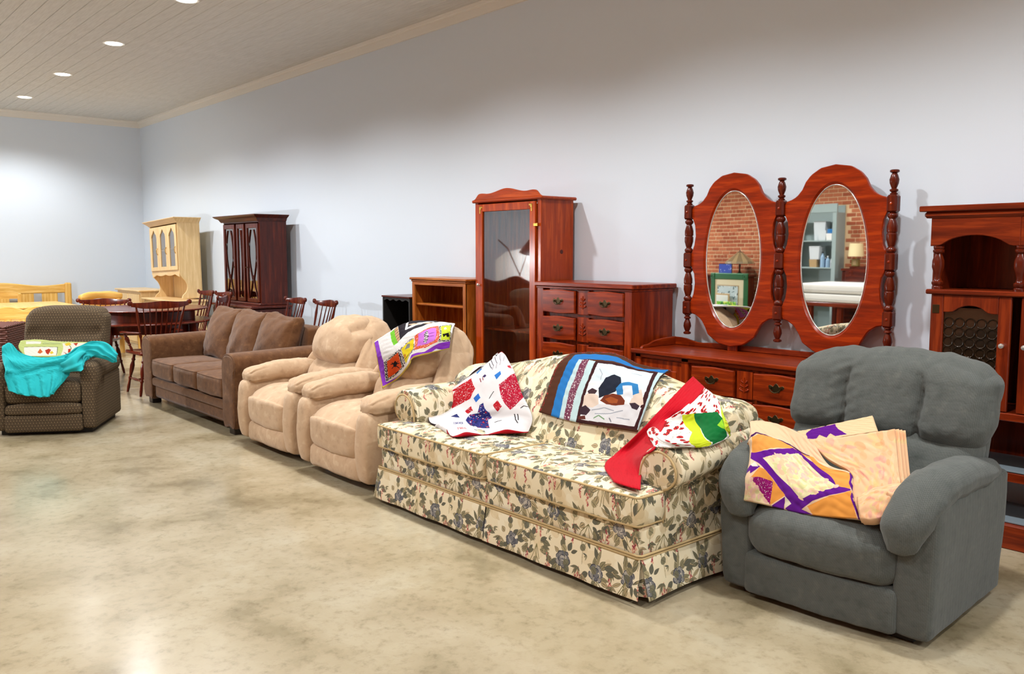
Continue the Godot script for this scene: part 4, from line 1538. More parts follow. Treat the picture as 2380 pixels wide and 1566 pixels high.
func pine_hutch() -> void:
	var t := thing("pine_hutch", "dark red pine hutch with arched niches, turned pillars and bottle-glass doors", "hutch", Vector3(-1.635, 0, 0.29))
	var wd: Material = M.hutch_wood
	var lv: Material = M.hutch_wood_level
	var hw := 0.435
	part("cornice", mb().box(Vector3(0, 1.725, 0), Vector3(0.98, 0.03, 0.5), 0.004), lv, t)
	part("cornice_mould", mb().box(Vector3(0, 1.694, 0), Vector3(0.94, 0.036, 0.47), 0.012), lv, t)
	for s in [-1, 1]:
		part("side", mb().box(Vector3(s * (hw - 0.012), 0.84, -0.02), Vector3(0.024, 1.67, 0.4), 0.002), wd, t)
	part("back_panel", mb().box(Vector3(0, 0.98, -0.21), Vector3(0.85, 1.4, 0.012), 0.001), wd, t)
	part("niche_floor", mb().box(Vector3(0, 1.29, 0.0), Vector3(0.89, 0.026, 0.47), 0.006), lv, t)
	part("cabinet_floor", mb().box(Vector3(0, 0.672, 0), Vector3(0.87, 0.04, 0.45), 0.004), lv, t)
	part("base", mb().box(Vector3(0, 0.062, 0), Vector3(0.88, 0.124, 0.46), 0.005), lv, t)
	part("lower_shelf", mb().box(Vector3(0, 0.36, -0.01), Vector3(0.84, 0.05, 0.4), 0.004), lv, t)
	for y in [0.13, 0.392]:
		part("glass_shelf", mb().box(Vector3(0, y, 0.0), Vector3(0.84, 0.008, 0.38), 0.001), M.shelf_glass, t, "glass shelf with its blue-grey reflection put into the colour")
	part("valance", mb().at(Vector3(-0.2175, 0, 0.21)).ext(arch_board(0.435, 1.678, 1.53, 1.585), 0.022, 0.003), lv, t)
	part("valance", mb().at(Vector3(0.2175, 0, 0.21)).ext(arch_board(0.435, 1.678, 1.53, 1.585), 0.022, 0.003), lv, t)
	var pil := pv([0.0, 0.0, 0.027, 0.0, 0.027, 0.06, 0.022, 0.08, 0.029, 0.12, 0.029, 0.17, 0.02, 0.2, 0.017, 0.27, 0.022, 0.38, 0.031, 0.52, 0.03, 0.66, 0.022, 0.77, 0.018, 0.82, 0.029, 0.86, 0.029, 0.91, 0.022, 0.93, 0.027, 0.95, 0.027, 1.0, 0.0, 1.0])
	for x in [-0.4, 0.0, 0.4]:
		part("pillar", spin(mb(), Vector3(x, 1.303, 0.195), Vector3(x, 1.53, 0.195), pil, 16), M.turned, t)
	for k in 2:
		var cx: float = [-0.2175, 0.2175][k]
		var d := mb()
		d.box(Vector3(cx - 0.165, 0.985, 0.212), Vector3(0.06, 0.58, 0.022), 0.004)
		d.box(Vector3(cx + 0.165, 0.985, 0.212), Vector3(0.06, 0.58, 0.022), 0.004)
		d.at(Vector3(cx, 0, 0.212)).ext(arch_board(0.27, 1.275, 1.185, 1.222), 0.022, 0.003)
		d.at(Vector3.ZERO).box(Vector3(cx, 0.735, 0.212), Vector3(0.27, 0.08, 0.022), 0.004)
		var door := part("door", d, wd, t)
		# pressed bottle glass: rows of round roundels
		var g := mb()
		g.box(Vector3(cx, 0.98, 0.206), Vector3(0.272, 0.46, 0.004), 0.001)
		part("pane", g, M.bottle_glass, door, "dark bottle-glass pane")
		for row in 9:
			for col in 5:
				var ring := PackedVector3Array()
				for i in 14:
					var a := TAU * i / 14
					ring.append(Vector3(cx - 0.108 + col * 0.054 + cos(a) * 0.024, 0.775 + row * 0.051 + sin(a) * 0.024, 0.2095))
				if row * 0.051 + 0.775 + 0.024 < 1.205:
					part("roundel", mb().tube(ring, PackedFloat32Array([0.0035]), 5, 1.0, Vector3(0, 0, 1), true), M.bottle_glass, door)
		part("knob", mb().at(Vector3(cx + (0.165 if k == 0 else -0.165), 1.03, 0.223), Basis(Vector3(1, 0, 0), Vector3(0, 0, 1), Vector3(0, -1, 0))).lathe(pv([0.0, 0.0, 0.007, 0.0, 0.006, 0.012, 0.013, 0.02, 0.012, 0.028, 0.0, 0.031]), 12), M.knob, door)
		part("hinge", mb().box(Vector3(cx + (-0.172 if k == 0 else 0.172), 1.2, 0.224), Vector3(0.036, 0.045, 0.003), 0.001), M.old_brass, door)
		part("hinge", mb().box(Vector3(cx + (-0.172 if k == 0 else 0.172), 0.78, 0.224), Vector3(0.036, 0.045, 0.003), 0.001), M.old_brass, door)

# ---------------------------------------------------------------- far end
func china_hutch() -> void:
	var t := thing("china_hutch", "dark cherry china hutch with curved glass doors and cornice", "hutch", Vector3(-10.94, 0, 0.33))
	var wd: Material = M.dark_cherry
	var lv: Material = M.dark_cherry_level
	part("base_body", mb().box(Vector3(0, 0.42, 0.05), Vector3(1.3, 0.72, 0.5), 0.004), wd, t)
	part("base_top", mb().box(Vector3(0, 0.805, 0.07), Vector3(1.36, 0.03, 0.56), 0.008), lv, t)
	part("plinth", mb().box(Vector3(0, 0.04, 0.05), Vector3(1.32, 0.08, 0.52), 0.006), lv, t)
	for i in 4:
		var d := part("drawer", mb().box(Vector3(-0.48 + i * 0.32, 0.7, 0.305), Vector3(0.3, 0.12, 0.02), 0.006), lv, t)
		part("knob", mb().at(Vector3(-0.48 + i * 0.32, 0.7, 0.314), Basis(Vector3(1, 0, 0), Vector3(0, 0, 1), Vector3(0, -1, 0))).lathe(pv([0.0, 0.0, 0.008, 0.0, 0.014, 0.014, 0.0, 0.022]), 10), M.old_brass, d)
		part("door", mb().box(Vector3(-0.48 + i * 0.32, 0.36, 0.305), Vector3(0.3, 0.5, 0.02), 0.008), wd, t)
	part("upper_body", mb().box(Vector3(0, 1.36, -0.2), Vector3(1.1, 1.08, 0.02), 0.002), wd, t)
	for s in [-1, 1]:
		part("upper_side", mb().box(Vector3(s * 0.548, 1.36, -0.02), Vector3(0.024, 1.08, 0.36), 0.003), wd, t)
	part("upper_top", mb().box(Vector3(0, 1.885, -0.02), Vector3(1.1, 0.03, 0.37), 0.003), lv, t)
	part("upper_floor", mb().box(Vector3(0, 0.835, -0.01), Vector3(1.16, 0.03, 0.4), 0.006), lv, t)
	# flaring cornice
	var cr := []
	for c in [[1.885, 0.57, 0.19], [1.9, 0.585, 0.2], [1.925, 0.6, 0.215], [1.945, 0.64, 0.255], [1.96, 0.66, 0.27], [1.968, 0.66, 0.27]]:
		cr.append(PackedVector3Array([Vector3(-c[1], c[0], -0.2), Vector3(c[1], c[0], -0.2), Vector3(c[1], c[0], c[2]), Vector3(-c[1], c[0], c[2])]))
	part("cornice", mb().rings(cr, true, 20.0), lv, t)
	for k in 3:
		var cx: float = [-0.36, 0.0, 0.36][k]
		var w: float = [0.36, 0.24, 0.36][k]
		var d := mb()
		for s in [-1, 1]:
			d.box(Vector3(cx + s * (w / 2 - 0.022), 1.36, 0.165), Vector3(0.044, 1.0, 0.024), 0.004)
		d.box(Vector3(cx, 1.83, 0.165), Vector3(w - 0.08, 0.06, 0.024), 0.004)
		d.box(Vector3(cx, 0.88, 0.165), Vector3(w - 0.08, 0.05, 0.024), 0.004)
		var door := part("door" if k != 1 else "centre_panel", d, wd, t)
		part("pane", mb().box(Vector3(cx, 1.355, 0.162), Vector3(w - 0.084, 0.92, 0.004), 0.0005), M.cabinet_glass, door, "glass pane")
		# bowed glazing bars
		for s in ([-1, 1] if k != 1 else [1]):
			var path := PackedVector3Array()
			for i in 13:
				var q := i / 12.0
				path.append(Vector3(cx + s * (w / 2 - 0.06) * (1.0 - 0.85 * sin(q * PI * 0.5) if k != 1 else 0.4 * sin(q * PI)), lerpf(0.91, 1.2, q) if k != 1 else lerpf(0.92, 1.78, q), 0.17))
			part("glazing_bar", mb().tube(path, PackedFloat32Array([0.007]), 6), wd, door)
			var path2 := PackedVector3Array()
			for i in 13:
				var q := i / 12.0
				path2.append(Vector3(cx + s * (0.02 + (w / 2 - 0.09) * sin(q * PI * 0.9)), lerpf(1.15, 1.78, q), 0.17))
			part("glazing_bar", mb().tube(path2, PackedFloat32Array([0.007]), 6), wd, door)
		if k != 1:
			part("knob", mb().at(Vector3(cx + (0.16 if k == 0 else -0.16), 1.3, 0.178), Basis(Vector3(1, 0, 0), Vector3(0, 0, 1), Vector3(0, -1, 0))).lathe(pv([0.0, 0.0, 0.006, 0.0, 0.01, 0.012, 0.0, 0.018]), 8), M.old_brass, door)

func blonde_hutch() -> void:
	var t := thing("blonde_hutch", "blonde wood hutch with three arched glass doors in the room corner", "hutch", Vector3(-13.62, 0, 0.4))
	var wd: Material = M.blonde
	var lv: Material = M.blonde_level
	part("base_body", mb().box(Vector3(0, 0.375, 0.04), Vector3(1.28, 0.75, 0.5), 0.004), wd, t)
	part("base_top", mb().box(Vector3(0, 0.765, 0.05), Vector3(1.34, 0.03, 0.56), 0.008), lv, t)
	for i in 4:
		part("drawer", mb().box(Vector3(-0.48 + i * 0.32, 0.66, 0.295), Vector3(0.3, 0.13, 0.018), 0.006), lv, t)
		part("door", mb().box(Vector3(-0.48 + i * 0.32, 0.31, 0.295), Vector3(0.3, 0.52, 0.018), 0.008), wd, t)
	var before := t.get_child_count()
	part("back_panel", mb().box(Vector3(0, 0.58, -0.19), Vector3(1.2, 1.16, 0.014), 0.001), wd, t)
	var side := smooth_profile([Vector2(0.12, 0.0), Vector2(0.1, 0.05), Vector2(0.05, 0.1), Vector2(0.03, 0.18), Vector2(0.06, 0.26), Vector2(0.11, 0.32), Vector2(0.14, 0.38)], 4, false)
	side.append_array(PackedVector2Array([Vector2(0.14, 1.15), Vector2(-0.18, 1.15), Vector2(-0.18, 0.0)]))
	for s in [-1, 1]:
		part("side", mb().at(Vector3(s * 0.6, 0, 0), Basis(Vector3(0, 0, 1), Vector3(0, 1, 0), Vector3(-1, 0, 0))).ext(side, 0.024, 0.003), wd, t)
	part("inner_floor", mb().box(Vector3(0, 0.42, -0.02), Vector3(1.18, 0.02, 0.32), 0.003), lv, t)
	part("upper_top", mb().box(Vector3(0, 1.14, -0.02), Vector3(1.2, 0.02, 0.33), 0.003), lv, t)
	part("inner_shelf", mb().box(Vector3(0, 0.76, -0.03), Vector3(1.17, 0.016, 0.28), 0.003), lv, t)
	var val := PackedVector2Array()
	for i in 49:
		var x := lerpf(-0.588, 0.588, i / 48.0)
		val.append(Vector2(x, 0.365 - 0.018 * absf(sin(x * 8.0)) - 0.02 * smoothstep(0.42, 0.588, absf(x))))
	val.append(Vector2(0.588, 0.43))
	val.append(Vector2(-0.588, 0.43))
	part("valance", mb().at(Vector3(0, 0, 0.13)).ext(val, 0.018, 0.003), lv, t)
	var cr := []
	for c in [[1.13, 0.62, 0.15], [1.15, 0.635, 0.165], [1.19, 0.69, 0.215], [1.2, 0.7, 0.225], [1.208, 0.7, 0.225]]:
		cr.append(PackedVector3Array([Vector3(-c[1], c[0], -0.19), Vector3(c[1], c[0], -0.19), Vector3(c[1], c[0], c[2]), Vector3(-c[1], c[0], c[2])]))
	part("cornice", mb().rings(cr, true, 20.0), lv, t)
	for k in 3:
		var cx := -0.392 + 0.392 * k
		var d := mb()
		for s in [-1, 1]:
			d.box(Vector3(cx + s * 0.155, 0.77, 0.148), Vector3(0.072, 0.68, 0.02), 0.004)
		var head := PackedVector2Array([Vector2(-0.122, 1.11), Vector2(-0.122, 0.95), Vector2(-0.11, 0.965), Vector2(-0.1, 0.99), Vector2(-0.05, 1.02), Vector2(-0.03, 1.045), Vector2(0, 1.07), Vector2(0.03, 1.045), Vector2(0.05, 1.02), Vector2(0.1, 0.99), Vector2(0.11, 0.965), Vector2(0.122, 0.95), Vector2(0.122, 1.11)])
		d.at(Vector3(cx, 0, 0.148)).ext(head, 0.02, 0.002)
		d.at(Vector3.ZERO).box(Vector3(cx, 0.46, 0.148), Vector3(0.24, 0.06, 0.02), 0.004)
		var door := part("door", d, wd, t)
		part("pane", mb().box(Vector3(cx, 0.76, 0.144), Vector3(0.24, 0.62, 0.004), 0.0005), M.cabinet_glass, door)
		var hp := PackedVector3Array()
		for i in 9:
			var a := PI * i / 8.0
			hp.append(Vector3(cx + 0.16, 0.73 + cos(a) * 0.05, 0.158 + sin(a) * 0.02))
		part("handle", mb().tube(hp, PackedFloat32Array([0.006]), 6), M.brass, door)
	for i in range(before, t.get_child_count()):
		var o: Node3D = t.get_child(i)
		o.transform = Transform3D(Basis(Vector3(0, 0, 1), deg_to_rad(2.2)), Vector3(-0.06, 0.78, 0.0))

func blonde_cabinet() -> void:
	var t := thing("blonde_cabinet", "low blonde wood cabinet standing left of the blonde hutch in the corner", "cabinet", Vector3(-15.0, 0, 0.48))
	part("body", mb().box(Vector3(0, 0.43, 0), Vector3(1.2, 0.86, 0.44), 0.004), M.blonde, t)
	part("top", mb().box(Vector3(0, 0.873, 0.01), Vector3(1.26, 0.026, 0.5), 0.006), M.blonde_level, t)
	for i in 2:
		part("door", mb().box(Vector3(-0.29 + i * 0.58, 0.43, 0.228), Vector3(0.55, 0.78, 0.02), 0.008), M.blonde, t)

# comb-back chair; arms for the captain's chair
func windsor(label: String, at: Vector3, turn: float, arms: bool, wd: Material, crest := 0.97) -> Node3D:
	var t := thing("windsor_chair", label, "chair", at, turn, "")
	var seat := func(p: Vector3, q: Vector3) -> Vector3:
		p.x *= 1.0 - 0.1 * (q.z * -0.5 + 0.5)
		p.y -= 0.012 * lift(q.x) * lift(q.z) * maxf(q.y, 0)
		return p
	part("seat", mb().soft(Vector3(0, 0.44, 0), Vector3(0.46, 0.036, 0.44), 0.016, Vector3i(14, 3, 14), seat), wd, t)
	var leg := pv([0.0, 0.0, 0.012, 0.0, 0.016, 0.12, 0.012, 0.3, 0.02, 0.36, 0.012, 0.4, 0.022, 0.55, 0.024, 0.68, 0.014, 0.78, 0.022, 0.82, 0.014, 0.86, 0.016, 1.0, 0.0, 1.0])
	var foot := {}
	for sx in [-1, 1]:
		for sz in [-1, 1]:
			var lo := Vector3(sx * 0.22, 0, sz * 0.215)
			var hi := Vector3(sx * 0.15, 0.43, sz * 0.15)
			foot[Vector2(sx, sz)] = [lo, hi]
			part("leg", spin(mb(), lo, hi, leg, 10), wd, t)
	var turned := pv([0.0, 0.0, 0.007, 0.0, 0.01, 0.2, 0.017, 0.5, 0.01, 0.8, 0.007, 1.0, 0.0, 1.0])
	var mids := []
	for sx in [-1, 1]:
		var a: Vector3 = foot[Vector2(sx, -1)][0].lerp(foot[Vector2(sx, -1)][1], 0.36)
		var b: Vector3 = foot[Vector2(sx, 1)][0].lerp(foot[Vector2(sx, 1)][1], 0.36)
		part("stretcher", spin(mb(), a, b, turned, 8), wd, t)
		mids.append((a + b) / 2)
	part("stretcher", spin(mb(), mids[0], mids[1], turned, 8), wd, t)
	# crest rail: an arc in plan with curled ears
	var hw := 0.29 if arms else 0.24
	var rail_at := func(k: float) -> Vector3:
		return Vector3(hw * k, crest - 0.02 + 0.012 * bump(absf(k) - 1.0, 0.25), -0.33 + 0.07 * k * k)
	var rs := []
	for i in 25:
		var k := lerpf(-1.0, 1.0, i / 24.0)
		var c: Vector3 = rail_at.call(k)
		var d := Vector3(hw, 0, 0.14 * k).normalized()
		var nn := Vector3(-d.z, 0, d.x)
		var hh := 0.032 - 0.008 * smoothstep(0.6, 1.0, absf(k)) + 0.006 * bump(k, 0.3)
		var dy := 0.006 * cos(k * PI)
		rs.append(PackedVector3Array([c + Vector3(0, hh + dy, 0) + nn * 0.008, c + Vector3(0, hh + dy, 0) - nn * 0.008, c + nn * -0.012, c - Vector3(0, hh, 0) - nn * 0.008, c - Vector3(0, hh, 0) + nn * 0.008, c + nn * 0.012]))
	var crest_rail := part("crest_rail", mb().rings(rs, true, 50.0), wd, t)
	for s in [-1, 1]:
		var c: Vector3 = rail_at.call(s * 1.0)
		part("ear", mb().at(c + Vector3(s * 0.012, 0.012, -0.014), Basis(Vector3(1, 0, 0), Vector3(0, 0, 1), Vector3(0, -1, 0))).lathe(pv([0.0, 0.0, 0.02, 0.0, 0.026, 0.006, 0.026, 0.022, 0.02, 0.028, 0.0, 0.03]), 14), wd, crest_rail)
	var count := 9 if arms else 7
	for i in count:
		var k := lerpf(-0.86, 0.86, i / (count - 1.0))
		var hi: Vector3 = rail_at.call(k)
		var lo := Vector3(0.19 * k, 0.45, -0.185 + 0.03 * k * k)
		if i == 0 or i == count - 1:
			part("post", spin(mb(), lo, hi, pv([0.0, 0.0, 0.012, 0.0, 0.015, 0.15, 0.01, 0.3, 0.017, 0.36, 0.01, 0.42, 0.013, 0.6, 0.016, 0.75, 0.01, 0.9, 0.01, 1.0, 0.0, 1.0]), 10), wd, t)
		else:
			part("spindle", spin(mb(), lo, hi, pv([0.0, 0.0, 0.006, 0.0, 0.009, 0.4, 0.005, 1.0, 0.0, 1.0]), 7), wd, t)
	if arms:
		for s in [-1, 1]:
			var path := PackedVector3Array([Vector3(s * 0.21, 0.665, -0.24), Vector3(s * 0.26, 0.66, -0.1), Vector3(s * 0.275, 0.655, 0.06), Vector3(s * 0.27, 0.65, 0.15)])
			var arm := part("armrest", mb().tube(path, PackedFloat32Array([0.016, 0.022, 0.026, 0.03]), 10, 0.5), wd, t)
			part("arm_post", spin(mb(), Vector3(s * 0.19, 0.45, 0.1), Vector3(s * 0.265, 0.65, 0.1), leg, 8), wd, arm)
	return t

func dining_tables() -> void:
	var wd: Material = M.turned
	var t := thing("dining_table", "round dark cherry dining table with turned legs behind the brown sofa", "table", Vector3(-10.28, 0, 1.98))
	part("tabletop", mb().lathe(pv([0.0, 0.7, 0.72, 0.7, 0.745, 0.706, 0.75, 0.716, 0.742, 0.726, 0.0, 0.728]), 48), M.turned, t)
	part("apron", mb().lathe(pv([0.56, 0.6, 0.58, 0.6, 0.58, 0.7, 0.56, 0.7, 0.56, 0.6]), 32), wd, t)
	var leg := pv([0.0, 0.0, 0.03, 0.0, 0.042, 0.05, 0.04, 0.1, 0.026, 0.13, 0.042, 0.17, 0.03, 0.22, 0.034, 0.36, 0.03, 0.5, 0.048, 0.58, 0.03, 0.63, 0.046, 0.7, 0.05, 0.76, 0.05, 1.0, 0.0, 1.0])
	for k in 4:
		var a := PI / 4 + PI / 2 * k + 0.1
		var p := Vector3(cos(a) * 0.64, 0, sin(a) * 0.64)
		part("leg", spin(mb(), p, p + Vector3(0, 0.7, 0), leg, 14), wd, t)
	var u := thing("spare_tabletop", "dark cherry oval tabletop with apron stacked on the round dining table", "tabletop", Vector3(-10.3, 0.728, 1.93))
	part("apron", mb().lathe(pv([0.5, 0.0, 0.53, 0.0, 0.53, 0.11, 0.5, 0.11, 0.5, 0.0]), 32), M.dark_cherry, u)
	part("board", mb().lathe(pv([0.0, 0.11, 0.64, 0.11, 0.665, 0.117, 0.67, 0.125, 0.66, 0.134, 0.0, 0.136]), 48), wd, u)

func pine_things() -> void:
	# headboard of a pine bed against the end wall
	var t := thing("pine_headboard", "honey pine headboard with a wavy top rail against the end wall", "headboard", Vector3(-16.14, 0, 2.35))
	var rail := PackedVector2Array()
	for i in 41:
		var z := lerpf(-0.96, 0.96, i / 40.0)
		rail.append(Vector2(z, 0.955 + 0.02 * cos(z * 5.2) + 0.02 * bump(z, 0.4)))
	rail.append(Vector2(0.96, 0.81))
	rail.append(Vector2(-0.96, 0.81))
	part("top_rail", mb().at(Vector3.ZERO, Basis(Vector3(0, 0, 1), Vector3(0, 1, 0), Vector3(-1, 0, 0))).ext(rail, 0.05, 0.012), M.pine_deep, t)
	for s in [-1, 1]:
		part("post", mb().box(Vector3(0.02, 0.49, s * 1.0), Vector3(0.1, 0.98, 0.1), 0.02), M.pine, t)
	for i in 5:
		part("board", mb().box(Vector3(0, 0.58, -0.72 + i * 0.36), Vector3(0.03, 0.48, 0.24), 0.008), M.pine, t)
	part("lower_rail", mb().box(Vector3(0, 0.36, 0), Vector3(0.04, 0.14, 1.92), 0.01), M.pine_deep, t)
	var tb := thing("pine_table", "honey pine table in front of the pine headboard", "table", Vector3(-13.9, 0, 2.55))
	part("tabletop", mb().box(Vector3(0, 0.735, 0), Vector3(1.3, 0.035, 1.3), 0.01), M.pine_level, tb)
	part("apron", mb().box(Vector3(0, 0.66, 0), Vector3(1.1, 0.11, 1.1), 0.006), M.pine_level, tb)
	for sx in [-1, 1]:
		for sz in [-1, 1]:
			part("leg", mb().box(Vector3(sx * 0.54, 0.36, sz * 0.54), Vector3(0.09, 0.72, 0.09), 0.012), M.pine, tb)
	# square chair with a bowed crest, behind the table
	var c := thing("pine_chair", "honey pine chair with a bowed crest rail behind the pine table", "chair", Vector3(-14.95, 0, 2.5), 90)
	part("seat", mb().soft(Vector3(0, 0.44, 0), Vector3(0.46, 0.04, 0.44), 0.015, Vector3i(6, 3, 6)), M.pine_level, c)
	for sx in [-1, 1]:
		part("leg", mb().box(Vector3(sx * 0.2, 0.21, 0.19), Vector3(0.045, 0.42, 0.045), 0.006), M.pine, c)
		part("post", mb().box(Vector3(sx * 0.225, 0.43, -0.2), Vector3(0.05, 0.86, 0.05), 0.008), M.pine, c)
	for y in [0.82, 0.66]:
		var rs := []
		for i in 13:
			var k := lerpf(-1.0, 1.0, i / 12.0)
			var h := 0.045 + 0.02 * lift(k)
			var p := Vector3(0.21 * k, y, -0.2 - 0.03 * lift(k))
			rs.append(PackedVector3Array([p + Vector3(0, h, 0.012), p + Vector3(0, h, -0.012), p + Vector3(0, -0.04, -0.012), p + Vector3(0, -0.04, 0.012)]))
		part("rail", mb().rings(rs, true, 35.0), M.pine_level, c)
	# peeled-log armchair: thick rounded crest pieces
	var l := thing("pine_log_chair", "honey pine log armchair with rounded crest behind the cherry table", "chair", Vector3(-13.3, 0, 1.42), 110)
	part("seat", mb().soft(Vector3(0, 0.43, 0), Vector3(0.6, 0.06, 0.5), 0.025, Vector3i(6, 3, 6)), M.pine_level, l)
	for sx in [-1, 1]:
		for sz in [-1, 1]:
			part("leg", rod(mb(), Vector3(sx * 0.26, 0, sz * 0.21), Vector3(sx * 0.25, 0.43, sz * 0.2), 0.035, 10), M.pine, l)
		part("post", rod(mb(), Vector3(sx * 0.27, 0.43, -0.23), Vector3(sx * 0.28, 0.88, -0.3), 0.035, 10), M.pine, l)
		part("arm", rod(mb(), Vector3(sx * 0.29, 0.66, -0.26), Vector3(sx * 0.29, 0.66, 0.22), 0.032, 10), M.pine_deep, l)
		part("arm_post", rod(mb(), Vector3(sx * 0.28, 0.43, 0.18), Vector3(sx * 0.29, 0.66, 0.18), 0.03, 10), M.pine, l)
	for y in [0.84, 0.7]:
		var path := PackedVector3Array()
		for i in 9:
			var k := lerpf(-1.0, 1.0, i / 8.0)
			path.append(Vector3(0.33 * k, y + 0.03 * lift(k), -0.28 - 0.05 * lift(k)))
		part("rail", mb().tube(path, PackedFloat32Array([0.045, 0.055, 0.06, 0.055, 0.05, 0.055, 0.06, 0.055, 0.045]), 12), M.pine_level, l)
	# scalloped bench end standing beside the basket
	var b := thing("scalloped_bench", "honey pine bench with a scalloped back rail beside the wicker chest", "bench", Vector3(-12.1, 0, 3.02), 75)
	var sc := PackedVector2Array()
	for i in 49:
		var x := lerpf(-0.6, 0.6, i / 48.0)
		sc.append(Vector2(x, 0.77 + 0.045 * absf(cos(x * 9.0))))
	sc.append(Vector2(0.6, 0.66))
	sc.append(Vector2(-0.6, 0.66))
	part("back_rail", mb().at(Vector3(0, 0, -0.2)).ext(sc, 0.03, 0.006), M.pine_level, b)
	for i in 7:
		part("slat", mb().box(Vector3(-0.51 + i * 0.17, 0.55, -0.2), Vector3(0.08, 0.26, 0.018), 0.004), M.pine, b)
	part("seat", mb().box(Vector3(0, 0.42, 0), Vector3(1.2, 0.04, 0.42), 0.008), M.pine_level, b)
	for s in [-1, 1]:
		var end := smooth_profile([Vector2(-0.21, 0.0), Vector2(-0.21, 0.4), Vector2(-0.22, 0.74), Vector2(-0.17, 0.8), Vector2(-0.1, 0.72), Vector2(-0.02, 0.62), Vector2(0.1, 0.6), Vector2(0.2, 0.55), Vector2(0.22, 0.44), Vector2(0.2, 0.3), Vector2(0.21, 0.0)], 4)
		part("end_panel", mb().at(Vector3(s * 0.61, 0, 0), Basis(Vector3(0, 0, 1), Vector3(0, 1, 0), Vector3(-1, 0, 0))).ext(end, 0.03, 0.005), M.pine, b)

func wicker_chest() -> void:
	var t := thing("wicker_chest", "dark brown woven wicker chest beside the tweed recliner", "basket", Vector3(-10.78, 0, 3.6), 62)
	var b := mb()
	# woven strands round the sides
	var hx := 0.44
	var hz := 0.3
	for row in 30:
		var path := PackedVector3Array()
		var y := 0.025 + row * 0.0228
		var k := 0
		for side in 4:
			var n := 20 if side % 2 == 0 else 14
			for i in n:
				var q := float(i) / n
				var w := 0.007 * (1 if (k + row) % 2 == 0 else -1)
				k += 1
				match side:
					0: path.append(Vector3(lerpf(-hx, hx, q), y, hz + w))
					1: path.append(Vector3(hx + w, y, lerpf(hz, -hz, q)))
					2: path.append(Vector3(lerpf(hx, -hx, q), y, -hz - w))
					3: path.append(Vector3(-hx - w, y, lerpf(-hz, hz, q)))
		b.tube(path, PackedFloat32Array([0.0125]), 5, 1.0, Vector3.UP, true)
	var s := part("woven_side", b, M.wicker, t)
	s.set_meta("kind", "stuff")
	part("core", mb().box(Vector3(0, 0.35, 0), Vector3(0.86, 0.68, 0.58), 0.01), M.black, t)
	var lid := mb()
	for i in 22:
		var z := lerpf(-0.3, 0.3, i / 21.0)
		var path := PackedVector3Array()
		for j in 27:
			path.append(Vector3(lerpf(-0.45, 0.45, j / 26.0), 0.715 + 0.006 * (1 if (i + j) % 2 else -1), z))
		lid.tube(path, PackedFloat32Array([0.0145]), 5)
	var ld := part("woven_lid", lid, M.wicker, t)
	ld.set_meta("kind", "stuff")

# ---------------------------------------------------------------- the side of the room behind the camera, which the mirrors show
func brick_wall() -> void:
	var w := X1 - X0
	var cx := (X0 + X1) / 2
	var left := -10.42
	struct("wall_front", mb().box(Vector3((X0 - 0.2 + left) / 2, TOP / 2, Z1 + 0.1), Vector3(left - X0 + 0.2, TOP, 0.2), 0.0), M.wall, "pale grey painted wall beside the brick wall")
	w = X1 + 0.2 - left
	cx = (X1 + 0.2 + left) / 2
	var wall := struct("wall_brick", mb().box(Vector3(cx, TOP / 2, Z1 + 0.11), Vector3(w, TOP, 0.2), 0.0), M.mortar, "old red brick wall with cream mortar facing the long wall")
	var rng := RandomNumberGenerator.new()
	rng.seed = 12
	var long_m := mb().box(Vector3.ZERO, Vector3(0.206, 0.057, 0.06), 0.005).mesh()
	var head_m := mb().box(Vector3.ZERO, Vector3(0.098, 0.057, 0.06), 0.005).mesh()
	var rest := []
	var rest_head := []
	for row in int(TOP / 0.0693):
		var y := 0.036 + row * 0.0693
		var header := row % 6 == 2
		var step := 0.108 if header else 0.2165
		var x := left + 0.11 + (0.108 if row % 2 == 1 else 0.0)
		while x < X1 + 0.1:
			var p := Vector3(x + rng.randf_range(-0.004, 0.004), y + rng.randf_range(-0.002, 0.002), Z1 + 0.034 + rng.randf_range(-0.003, 0.002))
			x += step
			var built_in := p.x > -8.02 and p.x < -6.95 and p.y < 2.3
			if built_in:
				continue
			var near := (p.x > -9.75 and p.x < -8.55 and p.y > 1.12 and p.y < 2.6) or (p.x > -6.96 and p.x < -6.35 and p.y > 1.0 and p.y < 2.6)
			var tone := rng.randi() % 3
			if near:
				var o := part("brick", head_m if header else long_m, M["brick_%d" % tone], wall)
				o.set_surface_override_material(0, M["brick_%d" % tone])
				o.position = p
			elif header:
				rest_head.append(p)
			else:
				rest.append(p)
	for k in 2:
		var spots: Array = [rest, rest_head][k]
		var mm := MultiMesh.new()
		mm.transform_format = MultiMesh.TRANSFORM_3D
		mm.mesh = [long_m, head_m][k]
		mm.instance_count = spots.size()
		for i in spots.size():
			mm.set_instance_transform(i, Transform3D(Basis.IDENTITY, spots[i]))
		var mi := MultiMeshInstance3D.new()
		mi.multimesh = mm
		mi.material_override = M.brick_1
		mi.name = "brickwork"
		mi.set_meta("kind", "stuff")
		wall.add_child(mi, true)

func leaning(o: Node3D, deg: float) -> void:
	o.rotation_degrees.x = deg

